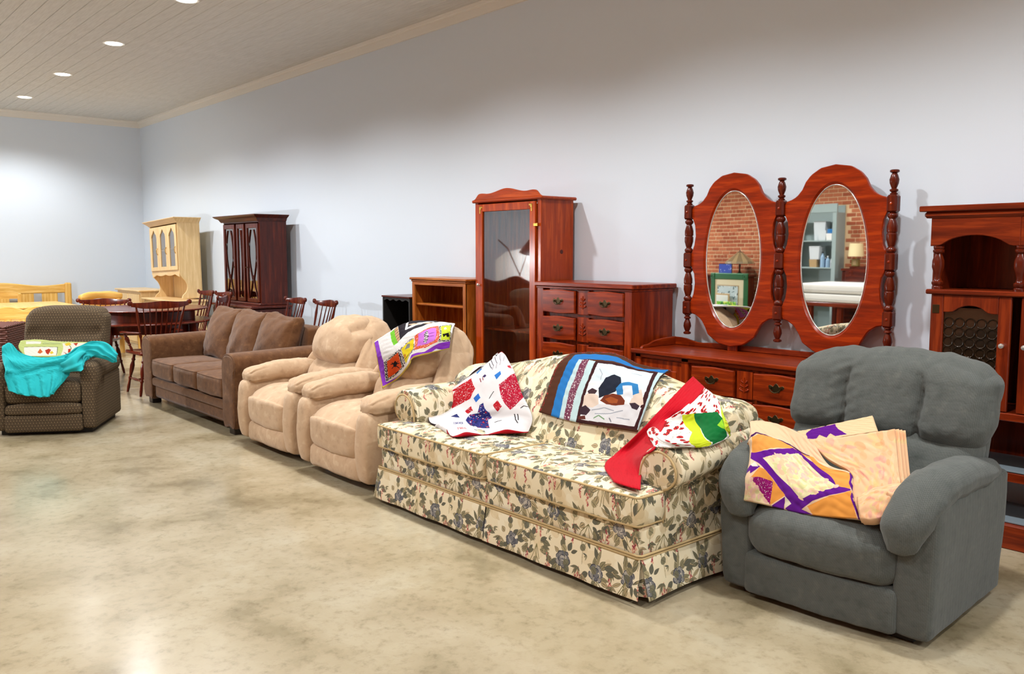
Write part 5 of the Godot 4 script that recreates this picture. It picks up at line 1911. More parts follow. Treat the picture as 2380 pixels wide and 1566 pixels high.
func bin(called: String, label: String, at: Vector3, s: Vector3, m: Material, lid: Material) -> void:
	var t := thing(called, label, "bin", at)
	var b := mb()
	var rs := []
	for k in [[0.0, 0.86], [0.5, 0.93], [1.0, 1.0], [1.0, 0.96], [0.03, 0.83]]:
		var hx: float = s.x / 2 * k[1]
		var hz: float = s.z / 2 * k[1]
		rs.append(PackedVector3Array([Vector3(-hx, s.y * k[0], -hz), Vector3(hx, s.y * k[0], -hz), Vector3(hx, s.y * k[0], hz), Vector3(-hx, s.y * k[0], hz)]))
	b.rings(rs, true, 30.0)
	part("tub", b, m, t)
	if lid:
		part("lid", mb().box(Vector3(0, s.y + 0.008, 0), Vector3(s.x * 1.04, 0.018, s.z * 1.04), 0.005), lid, t)

func bottle(label: String, at: Vector3, h: float, r: float, m: Material, cap: Material) -> void:
	var t := thing("bottle", label, "bottle", at)
	part("body", mb().lathe(pv([0.0, 0.0, r, 0.0, r, h * 0.6, r * 0.8, h * 0.72, r * 0.35, h * 0.82, r * 0.33, h * 0.9, 0.0, h * 0.9]), 14), m, t)
	part("cap", mb().lathe(pv([0.0, h * 0.9, r * 0.42, h * 0.9, r * 0.42, h, 0.0, h]), 10), cap, t)

func back_side() -> void:
	brick_wall()
	# built-in shelf in the brick wall
	var t := thing("built_in_shelf", "grey-green painted built-in shelf set in the brick wall", "shelf", Vector3(-7.475, 0, 7.78))
	var g: Material = M.shelf_paint
	part("back_panel", mb().box(Vector3(0, 1.14, 0.2), Vector3(1.02, 2.28, 0.03), 0.002), g, t)
	part("header", mb().box(Vector3(0, 2.222, -0.18), Vector3(1.08, 0.14, 0.05), 0.004), g, t)
	part("side", mb().box(Vector3(-0.5, 1.08, 0), Vector3(0.03, 2.15, 0.38), 0.003), g, t)
	part("side", mb().box(Vector3(0.5, 1.08, 0), Vector3(0.03, 2.15, 0.38), 0.003), g, t)
	for s in [-1, 1]:
		part("stile", mb().box(Vector3(s * 0.492, 1.075, -0.18), Vector3(0.09, 2.15, 0.05), 0.004), g, t)
	for y in [1.687, 1.24, 0.62, 0.05]:
		part("board", mb().box(Vector3(0, y, 0), Vector3(0.97, 0.022, 0.36), 0.003), g, t)
	var sh := 1.699
	bin("storage_bin", "large clear plastic bin on the upper board of the built-in shelf", Vector3(-7.42, sh, 7.84), Vector3(0.28, 0.3, 0.2), M.clear_plastic, M.clear_plastic)
	bin("storage_bin", "small clear plastic bin with a white tag on the upper board", Vector3(-7.29, sh, 7.68), Vector3(0.18, 0.165, 0.1), M.clear_plastic, null)
	bin("storage_bin", "small white bin under blue lids on the upper board", Vector3(-7.115, sh, 7.68), Vector3(0.14, 0.11, 0.16), M.white_plastic, null)
	var lids := thing("lid_stack", "stack of bright blue plastic lids on the small white bin", "lids", Vector3(-7.1, sh + 0.112, 7.68))
	for i in 3:
		part("lid", mb().box(Vector3(0, 0.01 + i * 0.024, 0), Vector3(0.12, 0.018, 0.14), 0.004), M.blue_plastic, lids)
	sh = 1.251
	bin("storage_bin", "low tan basket on the lower board of the built-in shelf", Vector3(-7.47, sh, 7.7), Vector3(0.18, 0.13, 0.2), M.tan_plastic, null)
	bin("storage_bin", "clear plastic bin stacked on the tan basket", Vector3(-7.44, sh + 0.132, 7.7), Vector3(0.24, 0.2, 0.22), M.clear_plastic, M.clear_plastic)
	bottle("tall pale blue spray bottle with a dark cap on the lower board", Vector3(-7.275, sh, 7.66), 0.26, 0.045, M.pale_blue, M.black)
	bottle("dark blue jug on the lower board beside the tan basket", Vector3(-7.31, sh, 7.83), 0.16, 0.05, M.dark_blue, M.white_plastic)
	bottle("pale blue jug in the middle of the lower board", Vector3(-7.175, sh, 7.7), 0.19, 0.045, M.pale_blue, M.white_plastic)
	bottle("cloudy white bottle next to the shelf stile", Vector3(-7.09, sh, 7.72), 0.18, 0.035, M.clear_plastic, M.white_plastic)
	bottle("short black canister against the shelf stile", Vector3(-7.04, sh, 7.65), 0.12, 0.03, M.black, M.black)
	# mattress set on a brown bed frame
	var fr := thing("bed_frame", "brown wooden bed frame with post legs under the white mattress", "bed frame", Vector3(-6.1, 0, 6.75))
	part("deck", mb().box(Vector3(0, 0.735, 0), Vector3(1.7, 0.06, 1.1), 0.006), M.hutch_wood_level, fr)
	for sx in [-1, 0, 1]:
		for sz in [-1, 1]:
			part("leg", mb().box(Vector3(sx * 0.6, 0.352, sz * 0.45), Vector3(0.09, 0.704, 0.09), 0.006), M.hutch_wood, fr)
	var bs := thing("box_spring", "white ribbed box spring lying on the brown bed frame", "box spring", Vector3(-6.1, 0.766, 6.75))
	part("body", mb().soft(Vector3(0, 0.065, 0), Vector3(1.66, 0.13, 1.08), 0.02, Vector3i(10, 4, 8)), M.white_cloth, bs)
	part("band", mb().box(Vector3(0, 0.045, 0), Vector3(1.668, 0.006, 1.088), 0.002), M.grey_cloth, bs)
	var mt := thing("mattress", "white mattress on top of the box spring", "mattress", Vector3(-6.1, 0.897, 6.75))
	part("body", mb().soft(Vector3(0, 0.07, 0), Vector3(1.66, 0.14, 1.08), 0.03, Vector3i(12, 5, 8)), M.white_cloth, mt)
	part("band", mb().box(Vector3(0, 0.05, 0), Vector3(1.668, 0.006, 1.088), 0.002), M.grey_cloth, mt)
	# carved headboard and a lamp behind it
	var hb := thing("carved_headboard", "dark wood headboard with carved corners behind the mattress", "headboard", Vector3(-6.05, 0, 7.42))
	var ho := PackedVector2Array([Vector2(-0.56, 0.0), Vector2(-0.56, 1.2), Vector2(-0.5, 1.24)])
	for i in 15:
		var x := lerpf(-0.46, 0.46, i / 14.0)
		ho.append(Vector2(x, 1.225 + 0.07 * lift(x / 0.46)))
	ho.append_array(PackedVector2Array([Vector2(0.5, 1.24), Vector2(0.56, 1.2), Vector2(0.56, 0.0)]))
	part("board", mb().ext(ho, 0.05, 0.008), M.dark_cherry_level, hb)
	for s in [-1, 1]:
		var scroll := PackedVector3Array()
		for i in 22:
			var a := i * 0.5
			scroll.append(Vector3(s * (0.44 + cos(a) * 0.004 * (22 - i) * 0.5), 1.16 + sin(a) * 0.002 * (22 - i), -0.027))
		part("carving", mb().tube(scroll, PackedFloat32Array([0.006]), 5), M.hutch_wood, hb)
	var ns := thing("nightstand", "dark wood nightstand under the cream table lamp", "table", Vector3(-6.54, 0, 7.7))
	part("body", mb().box(Vector3(0, 0.6, 0), Vector3(0.42, 1.2, 0.36), 0.006), M.dark_cherry, ns)
	part("top", mb().box(Vector3(0, 1.222, 0), Vector3(0.46, 0.04, 0.4), 0.008), M.dark_cherry_level, ns)
	var cl := thing("cream_lamp", "table lamp with a cream drum shade and square gold base", "lamp", Vector3(-6.54, 1.243, 7.68))
	part("plinth", mb().box(Vector3(0, 0.016, 0), Vector3(0.19, 0.032, 0.15), 0.005), M.dark_cherry_level, cl)
	part("base", mb().box(Vector3(0, 0.09, 0), Vector3(0.14, 0.118, 0.11), 0.01), M.gold_paint, cl)
	part("inset", mb().box(Vector3(0, 0.09, -0.056), Vector3(0.07, 0.07, 0.006), 0.002), M.tan_plastic, cl)
	part("stem", rod(mb(), Vector3(0, 0.148, 0), Vector3(0, 0.4, 0), 0.008), M.brass, cl)
	part("shade", mb().lathe(pv([0.15, 0.19, 0.154, 0.19, 0.13, 0.4, 0.126, 0.4, 0.15, 0.19]), 28), M.cream_shade, cl)
	# sideboard with the glass-shaded lamp
	var sb := thing("sideboard", "dark wood sideboard under the leaded glass lamp", "sideboard", Vector3(-9.06, 0, 7.5))
	part("body", mb().box(Vector3(0, 0.53, 0), Vector3(1.4, 1.06, 0.6), 0.006), M.dark_cherry, sb)
	part("top", mb().box(Vector3(0, 1.08, 0), Vector3(1.46, 0.04, 0.66), 0.01), M.dark_cherry_level, sb)
	for i in 3:
		part("door", mb().box(Vector3(-0.46 + i * 0.46, 0.5, -0.305), Vector3(0.42, 0.9, 0.02), 0.008), M.dark_cherry, sb)
	var tl := thing("glass_lamp", "table lamp with a wide cone shade of leaded mottled glass", "lamp", Vector3(-8.64, 1.1, 7.6))
	part("base", mb().lathe(pv([0.0, 0.0, 0.1, 0.0, 0.1, 0.012, 0.05, 0.03, 0.022, 0.06, 0.018, 0.12, 0.026, 0.16, 0.014, 0.2, 0.01, 0.41, 0.0, 0.41]), 18), M.foot, tl)
	for k in 16:
		var b := mb()
		var rs := []
		for q in [[0.06, 0.4], [0.2, 0.315], [0.33, 0.235], [0.345, 0.2]]:
			var r := PackedVector3Array()
			for e in [0.02, 0.98]:
				var a: float = TAU * (k + e) / 16
				r.append(Vector3(cos(a) * q[0], q[1], sin(a) * q[0]))
				r.append(Vector3(cos(a) * (q[0] - 0.006), q[1] - 0.006, sin(a) * (q[0] - 0.006)))
			rs.append(PackedVector3Array([r[0], r[2], r[3], r[1]]))
		b.rings(rs, true, 20.0)
		part("shade_panel", b, M["lead_glass_%d" % (k % 2)], tl)
	part("finial", mb().lathe(pv([0.0, 0.4, 0.062, 0.398, 0.05, 0.408, 0.012, 0.414, 0.01, 0.44, 0.0, 0.45]), 12), M.foot, tl)
	var bb := thing("blue_picture", "blue star-dotted picture in a black frame on the sideboard", "picture", Vector3(-8.78, 1.1, 7.24))
	part("frame", mb().box(Vector3(0, 0.1, 0), Vector3(0.37, 0.2, 0.02), 0.004), M.black, bb)
	part("print", mb().box(Vector3(0, 0.1, -0.012), Vector3(0.345, 0.178, 0.004), 0.001), M.blue_print, bb)
	# low table with pictures leaning on it
	var lt := thing("low_table", "low brown table holding the green-framed picture", "table", Vector3(-7.95, 0, 6.05))
	part("tabletop", mb().box(Vector3(0, 0.33, 0), Vector3(1.3, 0.04, 0.75), 0.008), M.hutch_wood_level, lt)
	for sx in [-1, 1]:
		for sz in [-1, 1]:
			part("leg", mb().box(Vector3(sx * 0.6, 0.155, sz * 0.32), Vector3(0.06, 0.31, 0.06), 0.006), M.hutch_wood, lt)
	var gp := thing("green_framed_picture", "large picture in a green moulded frame with cream mat", "picture", Vector3(-7.8, 0.35, 6.02))
	var gw := 0.45
	for s in [-1, 1]:
		part("frame_stile", mb().box(Vector3(s * (gw - 0.05), 0.41, 0), Vector3(0.1, 0.82, 0.04), 0.012), M.green_paint, gp)
		part("frame_rail", mb().box(Vector3(0, 0.41 + s * 0.36, 0), Vector3(0.7, 0.1, 0.04), 0.012), M.green_paint, gp)
		for sy in [-1, 1]:
			part("corner_block", mb().box(Vector3(s * (gw - 0.05), 0.41 + sy * 0.36, -0.006), Vector3(0.1, 0.1, 0.044), 0.006), M.green_paint, gp)
			var ro := PackedVector3Array()
			for i in 16:
				ro.append(Vector3(s * (gw - 0.05) + cos(TAU * i / 16) * 0.026, 0.41 + sy * 0.36 + sin(TAU * i / 16) * 0.026, -0.03))
			part("rosette", mb().tube(ro, PackedFloat32Array([0.006]), 6, 1.0, Vector3(0, 0, 1), true), M.green_paint, gp)
	part("mat_board", mb().box(Vector3(0, 0.41, 0.004), Vector3(0.72, 0.66, 0.006), 0.001), M.mat_board, gp)
	part("inner_frame", mb().box(Vector3(-0.03, 0.36, -0.002), Vector3(0.53, 0.54, 0.008), 0.002), M.tan_plastic, gp)
	part("print", mb().box(Vector3(-0.03, 0.36, -0.007), Vector3(0.505, 0.515, 0.006), 0.001), M.sketch_print, gp)
	var wf := thing("white_framed_card", "small white card in a tan frame leaning on the green-framed picture", "picture", Vector3(-7.88, 0.35, 5.92))
	part("frame", mb().box(Vector3(0, 0.25, 0), Vector3(0.34, 0.5, 0.02), 0.005), M.tan_plastic, wf)
	part("card", mb().box(Vector3(-0.01, 0.25, -0.011), Vector3(0.29, 0.45, 0.004), 0.001), M.white_plastic, wf)
	var lc := thing("leaf_canvas", "green leaf painting on canvas in front of the white card", "painting", Vector3(-7.72, 0.35, 5.82))
	part("canvas", mb().box(Vector3(0, 0.19, 0), Vector3(0.46, 0.385, 0.03), 0.004), M.leaf_print, lc)
	# what the glass door of the tall cabinet mirrors: an added white screen lit for the reflection, a swing-arm lamp, a dark headboard
	var dh := thing("dark_headboard", "dark brown headboard with a waved top beyond the tweed recliner", "headboard", Vector3(-10.75, 0, 4.7))
	var dp := PackedVector2Array([Vector2(-0.95, 0.0)])
	for i in 41:
		var x := lerpf(-0.95, 0.95, i / 40.0)
		dp.append(Vector2(x, 1.05 + 0.025 * sin(x * 7.0) + 0.05 * bump(x - 0.35, 0.25)))
	dp.append(Vector2(0.95, 0.0))
	part("board", mb().ext(dp, 0.05, 0.006), M.dark_cherry_level, dh)
	part("foot", mb().box(Vector3(-0.8, 0.03, 0.09), Vector3(0.08, 0.06, 0.2), 0.006), M.dark_cherry, dh)
	part("foot", mb().box(Vector3(0.8, 0.03, 0.09), Vector3(0.08, 0.06, 0.2), 0.006), M.dark_cherry, dh)
	var wm := thing("added_white_screen", "white upright screen beyond the dark headboard, added to show bright in the cabinet glass", "screen", Vector3(-11.0, 0, 5.42))
	part("panel", mb().ext(PackedVector2Array([Vector2(-0.85, 0.06), Vector2(0.85, 0.06), Vector2(0.85, 1.62), Vector2(0.2, 1.6), Vector2(-0.55, 1.5), Vector2(-0.85, 1.36)]), 0.04, 0.008), M.white_cloth, wm)
	for s in [-1, 1]:
		part("foot", mb().box(Vector3(s * 0.7, 0.03, 0), Vector3(0.06, 0.06, 0.4), 0.006), M.foot, wm)
	var fl := thing("swing_arm_lamp", "floor lamp with a jointed arm and brown cone shade", "lamp", Vector3(-10.82, 0, 5.08))
	part("base", mb().lathe(pv([0.0, 0.0, 0.14, 0.0, 0.14, 0.012, 0.03, 0.03, 0.0, 0.03]), 20), M.black, fl)
	part("pole", rod(mb(), Vector3(0, 0.02, 0), Vector3(0, 1.12, 0), 0.012), M.black, fl)
	part("arm", rod(mb(), Vector3(0, 1.12, 0), Vector3(-0.3, 1.55, 0), 0.011), M.black, fl)
	part("arm", rod(mb(), Vector3(-0.3, 1.55, 0), Vector3(-0.55, 1.7, 0), 0.014), M.black, fl)
	part("arm", rod(mb(), Vector3(0, 1.12, 0), Vector3(0.32, 1.72, 0), 0.009), M.black, fl)
	var tilt := Basis(Vector3(0, 0, 1), deg_to_rad(-14))
	part("shade", mb().at(Vector3(0.34, 1.56, 0), tilt).lathe(pv([0.22, -0.1, 0.224, -0.1, 0.09, 0.14, 0.086, 0.14, 0.22, -0.1]), 28), M.brown_shade, fl)
	part("bulb", mb().at(Vector3(0.34, 1.41, 0)).lathe(pv([0.0, -0.05, 0.02, -0.045, 0.03, -0.02, 0.028, 0.01, 0.014, 0.04, 0.012, 0.07, 0.0, 0.07]), 14), M.bulb, fl)
	var om := OmniLight3D.new()
	om.name = "light"
	om.position = Vector3(0.34, 1.4, 0)
	om.light_energy = 5.5
	om.omni_range = 25.0
	om.omni_attenuation = 2.0
	om.light_size = 0.03
	om.light_color = rgb(244, 250, 255)
	om.shadow_enabled = true
	fl.add_child(om)

# ---------------------------------------------------------------- quilts: sheet points in metres, prints as outlines on the cloth
var cloth_flag := [[Vector3(-4.283, 0.829, 1.672), Vector3(-4.337, 0.842, 1.596), Vector3(-4.351, 0.846, 1.564), Vector3(-4.255, 0.839, 1.619)], [Vector3(-4.189, 0.778, 1.881), Vector3(-4.204, 0.807, 1.786), Vector3(-4.125, 0.814, 1.783), Vector3(-3.978, 0.827, 1.814)], [Vector3(-4.264, 0.692, 1.975), Vector3(-4.144, 0.736, 1.945), Vector3(-3.992, 0.762, 1.926), Vector3(-3.836, 0.795, 1.902)], [Vector3(-4.404, 0.593, 2.032), Vector3(-4.214, 0.626, 2.013), Vector3(-3.973, 0.655, 1.998), Vector3(-3.700, 0.700, 1.968)], [Vector3(-4.451, 0.517, 2.069), Vector3(-4.249, 0.533, 2.062), Vector3(-3.972, 0.569, 2.045), Vector3(-3.610, 0.646, 2.002)], [Vector3(-4.166, 0.502, 2.284), Vector3(-4.050, 0.502, 2.232), Vector3(-3.945, 0.505, 2.076), Vector3(-3.532, 0.585, 2.035)], [Vector3(-3.966, 0.502, 2.324), Vector3(-3.737, 0.502, 2.409), Vector3(-3.672, 0.502, 2.233), Vector3(-3.521, 0.510, 2.072)]]
var cloth_picture := [[Vector3(-3.534, 0.921, 1.736), Vector3(-3.410, 0.938, 1.713), Vector3(-3.237, 0.941, 1.672), Vector3(-3.037, 0.902, 1.697), Vector3(-2.878, 0.884, 1.642)], [Vector3(-3.525, 0.869, 1.841), Vector3(-3.368, 0.892, 1.813), Vector3(-3.173, 0.893, 1.790), Vector3(-3.010, 0.875, 1.775), Vector3(-2.874, 0.865, 1.720)], [Vector3(-3.520, 0.798, 1.898), Vector3(-3.341, 0.816, 1.882), Vector3(-3.130, 0.820, 1.881), Vector3(-2.957, 0.823, 1.877), Vector3(-2.820, 0.820, 1.846)], [Vector3(-3.500, 0.719, 1.954), Vector3(-3.324, 0.733, 1.945), Vector3(-3.122, 0.738, 1.940), Vector3(-2.948, 0.745, 1.936), Vector3(-2.790, 0.752, 1.931)], [Vector3(-3.493, 0.620, 2.016), Vector3(-3.288, 0.610, 2.020), Vector3(-3.105, 0.611, 2.020), Vector3(-2.940, 0.617, 2.016), Vector3(-2.783, 0.623, 2.014)]]
var cloth_hallow := [[Vector3(-5.269, 0.863, 1.981), Vector3(-5.115, 0.952, 1.935), Vector3(-5.079, 0.988, 1.889), Vector3(-5.240, 1.000, 1.667), Vector3(-5.142, 1.000, 1.551), Vector3(-4.856, 1.000, 1.571)], [Vector3(-5.165, 0.786, 2.025), Vector3(-5.030, 0.872, 2.003), Vector3(-4.946, 0.930, 1.960), Vector3(-4.845, 0.979, 1.900), Vector3(-4.772, 1.000, 1.801), Vector3(-4.540, 0.993, 1.829)], [Vector3(-5.138, 0.690, 2.023), Vector3(-4.951, 0.789, 2.034), Vector3(-4.857, 0.858, 2.003), Vector3(-4.766, 0.918, 1.955), Vector3(-4.613, 0.951, 1.911), Vector3(-4.542, 0.932, 1.841)], [Vector3(-5.034, 0.571, 2.060), Vector3(-4.981, 0.630, 1.975), Vector3(-4.772, 0.745, 2.023), Vector3(-4.742, 0.802, 2.006), Vector3(-4.615, 0.839, 1.969), Vector3(-4.541, 0.871, 1.855)]]
var cloth_red := [[Vector3(-2.747, 0.865, 1.629), Vector3(-2.685, 0.849, 1.664), Vector3(-2.603, 0.829, 1.713)], [Vector3(-2.679, 0.798, 1.865), Vector3(-2.622, 0.787, 1.880), Vector3(-2.553, 0.775, 1.900)], [Vector3(-2.701, 0.713, 1.974), Vector3(-2.663, 0.700, 1.983), Vector3(-2.622, 0.695, 1.986)], [Vector3(-2.760, 0.621, 2.032), Vector3(-2.702, 0.605, 2.041), Vector3(-2.419, 0.656, 2.310)], [Vector3(-2.850, 0.515, 2.086), Vector3(-2.768, 0.529, 2.080), Vector3(-2.489, 0.596, 2.309)], [Vector3(-2.749, 0.505, 2.276), Vector3(-2.687, 0.505, 2.225), Vector3(-2.496, 0.522, 2.310)], [Vector3(-2.526, 0.505, 2.453), Vector3(-2.448, 0.505, 2.462), Vector3(-2.366, 0.505, 2.463)]]
var cloth_ladybug := [[Vector3(-2.613, 0.830, 1.712), Vector3(-2.560, 0.821, 1.737), Vector3(-2.494, 0.809, 1.782), Vector3(-2.431, 0.795, 1.830)], [Vector3(-2.562, 0.767, 1.919), Vector3(-2.485, 0.761, 1.928), Vector3(-2.405, 0.761, 1.925), Vector3(-2.342, 0.758, 1.921)], [Vector3(-2.633, 0.697, 1.984), Vector3(-2.514, 0.689, 1.990), Vector3(-2.364, 0.707, 2.008), Vector3(-2.286, 0.721, 1.961)], [Vector3(-2.710, 0.642, 2.020), Vector3(-2.358, 0.693, 2.285), Vector3(-2.300, 0.674, 2.138), Vector3(-2.285, 0.672, 1.951)], [Vector3(-2.426, 0.656, 2.309), Vector3(-2.316, 0.671, 2.310), Vector3(-2.283, 0.655, 2.166), Vector3(-2.279, 0.649, 2.097)]]
var cloth_peach_front := [[Vector3(-2.264, 0.728, 1.833), Vector3(-2.211, 0.738, 1.820), Vector3(-2.116, 0.735, 1.824), Vector3(-2.011, 0.720, 1.844), Vector3(-1.919, 0.692, 1.873)], [Vector3(-2.145, 0.709, 1.997), Vector3(-2.105, 0.695, 1.925), Vector3(-2.014, 0.665, 1.897), Vector3(-1.911, 0.634, 1.927), Vector3(-1.813, 0.626, 1.930)], [Vector3(-2.118, 0.641, 2.037), Vector3(-2.042, 0.626, 1.982), Vector3(-1.934, 0.596, 1.963), Vector3(-1.815, 0.581, 1.973), Vector3(-1.715, 0.611, 1.936)], [Vector3(-2.070, 0.558, 2.115), Vector3(-2.012, 0.530, 2.024), Vector3(-1.893, 0.526, 2.028), Vector3(-1.778, 0.532, 2.016), Vector3(-1.674, 0.544, 1.995)], [Vector3(-2.082, 0.454, 2.129), Vector3(-2.006, 0.434, 2.058), Vector3(-1.877, 0.432, 2.049), Vector3(-1.760, 0.442, 2.041), Vector3(-1.620, 0.463, 2.030)]]
var cloth_peach_side := [[Vector3(-1.957, 0.696, 1.853), Vector3(-1.841, 0.721, 1.825), Vector3(-1.726, 0.754, 1.786), Vector3(-1.631, 0.780, 1.748)], [Vector3(-1.838, 0.644, 1.901), Vector3(-1.743, 0.663, 1.874), Vector3(-1.650, 0.693, 1.833), Vector3(-1.592, 0.712, 1.807)], [Vector3(-1.721, 0.608, 1.923), Vector3(-1.658, 0.618, 1.908), Vector3(-1.592, 0.635, 1.880), Vector3(-1.555, 0.646, 1.862)], [Vector3(-1.679, 0.541, 1.984), Vector3(-1.610, 0.552, 1.963), Vector3(-1.559, 0.570, 1.936), Vector3(-1.525, 0.594, 1.907)], [Vector3(-1.620, 0.463, 2.030), Vector3(-1.561, 0.479, 2.025), Vector3(-1.527, 0.500, 1.996), Vector3(-1.520, 0.540, 1.957)]]
var cloth_peach_flap := [[Vector3(-2.060, 0.706, 1.775), Vector3(-1.991, 0.727, 1.759), Vector3(-1.898, 0.761, 1.725), Vector3(-1.765, 0.807, 1.675)], [Vector3(-2.026, 0.696, 1.787), Vector3(-1.977, 0.709, 1.776), Vector3(-1.871, 0.745, 1.740), Vector3(-1.743, 0.782, 1.695)], [Vector3(-1.988, 0.683, 1.800), Vector3(-1.899, 0.699, 1.783), Vector3(-1.809, 0.726, 1.755), Vector3(-1.716, 0.753, 1.719)]]
var cloth_peach_roll := [[Vector3(-1.646, 0.544, 2.010), Vector3(-1.596, 0.583, 1.964), Vector3(-1.517, 0.611, 1.925), Vector3(-1.487, 0.615, 1.912)], [Vector3(-1.626, 0.515, 2.034), Vector3(-1.573, 0.551, 1.994), Vector3(-1.513, 0.578, 1.955), Vector3(-1.483, 0.600, 1.926)], [Vector3(-1.600, 0.476, 2.069), Vector3(-1.546, 0.483, 2.054), Vector3(-1.509, 0.517, 2.014), Vector3(-1.499, 0.556, 1.971)]]
var cloth_sheet := [[Vector3(-8.226, 0.718, 3.758), Vector3(-8.211, 0.735, 3.697), Vector3(-8.106, 0.666, 3.648), Vector3(-8.004, 0.630, 3.542), Vector3(-7.921, 0.631, 3.397), Vector3(-7.903, 0.662, 3.304)], [Vector3(-8.144, 0.631, 3.778), Vector3(-8.050, 0.581, 3.715), Vector3(-7.979, 0.555, 3.639), Vector3(-7.926, 0.576, 3.508), Vector3(-7.873, 0.589, 3.389), Vector3(-7.848, 0.620, 3.290)], [Vector3(-7.912, 0.558, 3.800), Vector3(-7.978, 0.516, 3.712), Vector3(-7.930, 0.522, 3.619), Vector3(-7.896, 0.543, 3.517), Vector3(-7.837, 0.537, 3.429), Vector3(-7.766, 0.507, 3.361)], [Vector3(-7.903, 0.494, 3.809), Vector3(-7.921, 0.461, 3.718), Vector3(-7.860, 0.458, 3.620), Vector3(-7.817, 0.463, 3.530), Vector3(-7.781, 0.469, 3.457), Vector3(-7.740, 0.460, 3.406)], [Vector3(-7.883, 0.388, 3.787), Vector3(-7.816, 0.359, 3.728), Vector3(-7.769, 0.343, 3.645), Vector3(-7.723, 0.331, 3.565), Vector3(-7.696, 0.352, 3.522), Vector3(-7.694, 0.368, 3.502)]]
var cloth_swag := [[Vector3(-7.894, 0.655, 3.323), Vector3(-7.905, 0.700, 3.255), Vector3(-7.892, 0.734, 3.168), Vector3(-7.854, 0.739, 3.092), Vector3(-7.778, 0.703, 3.028), Vector3(-7.696, 0.644, 3.001)], [Vector3(-7.864, 0.614, 3.349), Vector3(-7.866, 0.654, 3.275), Vector3(-7.859, 0.686, 3.200), Vector3(-7.814, 0.684, 3.127), Vector3(-7.745, 0.654, 3.069), Vector3(-7.666, 0.606, 3.020)], [Vector3(-7.839, 0.566, 3.398), Vector3(-7.666, 0.605, 3.336), Vector3(-7.824, 0.636, 3.237), Vector3(-7.775, 0.638, 3.147), Vector3(-7.716, 0.612, 3.092), Vector3(-7.644, 0.581, 3.028)], [Vector3(-7.781, 0.509, 3.402), Vector3(-7.627, 0.534, 3.349), Vector3(-7.599, 0.551, 3.302), Vector3(-7.808, 0.624, 3.233), Vector3(-7.721, 0.609, 3.112), Vector3(-7.659, 0.578, 3.062)]]
var cloth_daffodil := [[Vector3(-8.217, 0.755, 3.622), Vector3(-8.155, 0.761, 3.503), Vector3(-8.053, 0.743, 3.361), Vector3(-7.926, 0.733, 3.159)], [Vector3(-8.173, 0.701, 3.649), Vector3(-8.096, 0.698, 3.519), Vector3(-8.005, 0.691, 3.374), Vector3(-7.907, 0.691, 3.204)], [Vector3(-8.084, 0.634, 3.622), Vector3(-8.028, 0.627, 3.537), Vector3(-7.952, 0.625, 3.410), Vector3(-7.908, 0.635, 3.316)]]

